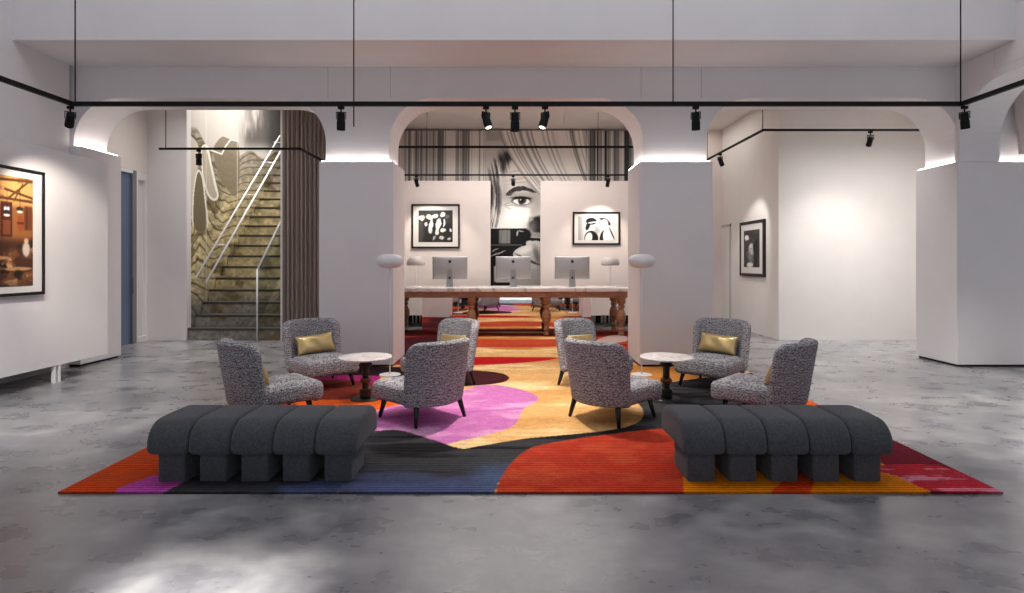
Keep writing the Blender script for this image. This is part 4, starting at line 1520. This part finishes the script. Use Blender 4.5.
def spot(label, x, y, z, aim, lit=False, power=0, scale=1.0, size=70, blend=0.7, col=(1, 0.9, 0.78)):
    """track spotlight: adapter, yoke and cylindrical head turned to aim"""
    root = thing('spotlight', label, 'spotlight', (x, y, z), 0, 'black track spotlights')
    s = scale
    a = bmesh.new()
    box(a, -0.03 * s, 0.03 * s, -0.016 * s, 0.016 * s, -0.03 * s, 0, bev=0.003, seg=1)
    tube(a, (0, 0, -0.03 * s), (0, 0, -0.06 * s), 0.008 * s, n=10)
    link('mount', a, 'black_metal', root)
    d = (Vector(aim) - Vector((x, y, z))).normalized()
    rz = math.atan2(d.y, d.x) - PI / 2
    y_ = bmesh.new()
    box(y_, -0.048 * s, 0.048 * s, -0.007 * s, 0.007 * s, -0.066 * s, -0.058 * s)
    box(y_, -0.048 * s, -0.042 * s, -0.007 * s, 0.007 * s, -0.13 * s, -0.06 * s)
    box(y_, 0.042 * s, 0.048 * s, -0.007 * s, 0.007 * s, -0.13 * s, -0.06 * s)
    yk = link('yoke', y_, 'black_metal', root)
    yk.rotation_euler = (0, 0, rz)
    h = bmesh.new()
    prof = [(0, 0.05), (0.034, 0.05), (0.038, 0.046), (0.038, -0.03), (0.041, -0.032), (0.041, -0.115), (0.037, -0.115), (0.035, -0.10), (0, -0.10)]
    lathe(h, [(r * s, q * s) for r, q in prof], 24)
    hd = link('head', h, 'black_metal', root, False)
    hd.location = (0, 0, -0.12 * s)
    q = d.to_track_quat('-Z', 'Y')
    hd.rotation_euler = q.to_euler()
    l = bmesh.new()
    lathe(l, [(0, -0.104 * s), (0.033 * s, -0.104 * s), (0.033 * s, -0.1005 * s), (0, -0.1005 * s)], 20)
    link('lens', l, 'lens' if lit else 'lens_off', hd)
    if power:
        L = bpy.data.lights.new('beam', 'SPOT')
        L.energy = power
        L.spot_size = R(size)
        L.spot_blend = blend
        L.shadow_soft_size = 0.03
        L.color = col
        lo = bpy.data.objects.new('beam', L)
        C.objects.link(lo)
        lo.parent = hd
        lo.location = (0, 0, -0.13 * s)
    return root


zt = ZT - 0.022
spot('black spotlight at the left corner of the long hall track', X0 - 0.02, YT, zt, (-5.65, 7.1, 2.0), True, 150, 1.0, 62)
spot('black spotlight on the hall track left of the middle arch', -1.80, YT, zt, (-1.82, 6.1, 0), False, 70, 1.05)
spot('left of the three hall spotlights over the middle arch, tilted with glowing lens', -0.30, YT, zt, (0.02, 5.62, 2.0), True, 0, 1.05)
spot('middle of the three hall spotlights over the middle arch, pointing straight down', 0.0, YT, zt, (0.0, 6.02, 0.4), False, 330, 1.1, 95, 0.9)
spot('right of the three hall spotlights over the middle arch, tilted with glowing lens', 0.31, YT, zt, (-0.02, 5.62, 2.0), True, 0, 1.05)
spot('black spotlight on the hall track right of the middle arch', 1.87, YT, zt, (1.98, 6.2, 0), False, 70, 1.05)
spot('black spotlight at the right corner of the long hall track', X1 + 0.03, YT, zt, (5.3, 6.5, 0), True, 90, 1.0, 85)
spot('black spotlight added out of view on the left arm of the hall track for the floor', X0, 4.4, zt, (-4.9, 5.9, 0), True, 330, 1.0, 92, 0.9, (1, 0.95, 0.91))  # extra lamp, added to brighten the floor on the left side
spot('black spotlight added out of view on the right arm of the hall track for the floor', X1, 4.4, zt, (4.9, 5.9, 0), True, 330, 1.0, 92, 0.9, (1, 0.95, 0.91))  # its added counterpart, brightening the floor on the right side
spot('small black spotlight on the left arch track before the stairs', -5.07, 9.3, 3.283, (-5.06, 9.4, 0), True, 0, 1.05)
spot('small black spotlight on the right arch track aimed at the plain wall', 5.70, 9.3, 3.583, (5.98, 11.0, 1.4), True, 85, 1.05, 80, 1.0, (1, 0.97, 0.94))
spot('small black spotlight on the right arch track aimed at the dark photograph', 3.98, 11.25, 3.583, (5.0, 12.15, 1.9), True, 80, 1.05, 55, 0.6, (1, 0.97, 0.94))
spot('small black spotlight over the square photograph on the left blush panel', -2.1, 12.34, 3.313, (-1.80, 13.1, 1.9), True, 70, 1.0, 78, 0.5)
spot('small black spotlight in front of the face mural', -0.04, 12.34, 3.313, (0.0, 13.8, 2.5), True, 60, 1.0, 58, 0.9, (1, 0.96, 0.92))
spot('small black spotlight over the couple photograph on the right blush panel', 1.98, 12.34, 3.313, (1.85, 13.1, 1.9), True, 70, 1.0, 78, 0.5)

# cove strips on top of the pier cladding
STRIPS = [('glowing cove strip on top of the left pier', -2.70, -1.80), ('glowing cove strip on top of the right pier', 1.83, 2.73)]
for lab, a, b in STRIPS:
    g = bmesh.new()
    box(g, a - 0.03, b + 0.03, PF + 0.012, PF + 0.05, ZC, ZC + 0.012)
    box(g, a - 0.058, a - 0.02, PF + 0.05, PB - 0.02, ZC, ZC + 0.012)
    box(g, b + 0.00, b + 0.026, PF + 0.05, PB - 0.02, ZC, ZC + 0.012)
    tag(link('cove_light', g, 'led'), lab, 'light strip', 'cove strips on the piers')
tag(link('cove_light', nbox(-6.235, -6.195, YF - 0.03, PB - 0.02, 3.13, 3.145), 'led'),
    'glowing cove strip beside the far left arch above the raised panel', 'light strip', 'cove strips on the piers')
g = bmesh.new()
box(g, 6.34, 8.5, PF + 0.015, PF + 0.05, ZC, ZC + 0.012)
box(g, 6.285, 6.315, PF + 0.04, PB - 0.03, ZC, ZC + 0.012)
tag(link('cove_light', g, 'led'), 'glowing cove strip on the wide pier at the far right', 'light strip', 'cove strips on the piers')


# =================================================================== LIGHT
def area(name, loc, rot, sx, sy, power, col=(1, 1, 1), spread=180):
    L = bpy.data.lights.new(name, 'AREA')
    L.shape = 'RECTANGLE'
    L.size, L.size_y = sx, sy
    L.energy = power
    L.color = col
    L.spread = R(spread)
    o = bpy.data.objects.new(name, L)
    C.objects.link(o)
    o.location = loc
    o.rotation_euler = rot
    return o


for i, (a, b, c, d_) in enumerate(WIN[:3]):
    area('window_daylight', ((a + b) / 2, -3.45, (c + d_) / 2), (R(90), 0, 0), b - a, d_ - c, 48 * (b - a) / 3.2, (0.78, 0.88, 1.0))
area('hall_fill', (0, 4.9, 7.1), (0, 0, 0), 11.5, 3.6, 165, (0.90, 0.93, 1.0))  # overhead fill added for the hall, no fixture behind it
area('reception_fill', (0, 11.3, 4.6), (0, 0, 0), 4.2, 2.2, 150, (1, 0.95, 0.92), 150)  # added fill above the desk area, not a known fitting
area('right_bay_fill', (6.4, 9.7, 4.6), (0, 0, 0), 2.6, 1.0, 75, (1, 0.98, 0.96), 95)  # unseen fill, added to brighten the right bay
area('left_bay_fill', (-5.4, 9.9, 4.6), (0, 0, 0), 2.2, 1.4, 26, (1, 0.95, 0.92), 110)  # weak added fill for the left bay, without a fixture
area('corridor_fill', (4.0, 13.5, 4.6), (0, 0, 0), 1.2, 3.0, 25, (1, 0.97, 0.93))  # added fill for the corridor, no lamp known there
area('stair_fill', (-5.2, 13.0, 6.5), (0, 0, 0), 1.5, 3.5, 140, (1, 0.97, 0.93), 120)  # fill added over the stairs, no visible source

sun = bpy.data.lights.new('sun', 'SUN')
sun.energy = 13
sun.angle = R(2.5)
sun.color = (1, 0.97, 0.94)
so = bpy.data.objects.new('sun', sun)
C.objects.link(so)
so.rotation_euler = (R(45), 0, 0)      # shines towards +Y and down through the high rear window

w = bpy.data.worlds.new('World')
bpy.context.scene.world = w
w.use_nodes = True
bg = w.node_tree.nodes['Background']
bg.inputs['Color'].default_value = (0.75, 0.85, 1.0, 1)
bg.inputs['Strength'].default_value = 0.15

# =================================================================== CAMERA
cam = bpy.data.cameras.new('camera')
cam.sensor_fit = 'HORIZONTAL'
cam.sensor_width = 36
cam.lens = 36 * F / 1024
cam.shift_x = -(CX - 512) / 1024
cam.shift_y = -(296.5 - CY) / 1024
cam.clip_end = 100
co = bpy.data.objects.new('camera', cam)
C.objects.link(co)
co.location = (0, 0, H)
co.rotation_euler = (R(90), 0, 0)
sc = bpy.context.scene
sc.camera = co
sc.view_settings.view_transform = 'Standard'
sc.view_settings.look = 'None'
sc.view_settings.gamma = 1
sc.view_settings.use_curve_mapping = False
sc.view_settings.exposure = 0.0
sc.cycles.caustics_reflective = False
sc.cycles.caustics_refractive = False
sc.cycles.sample_clamp_indirect = 3.0
sc.cycles.blur_glossy = 1.0
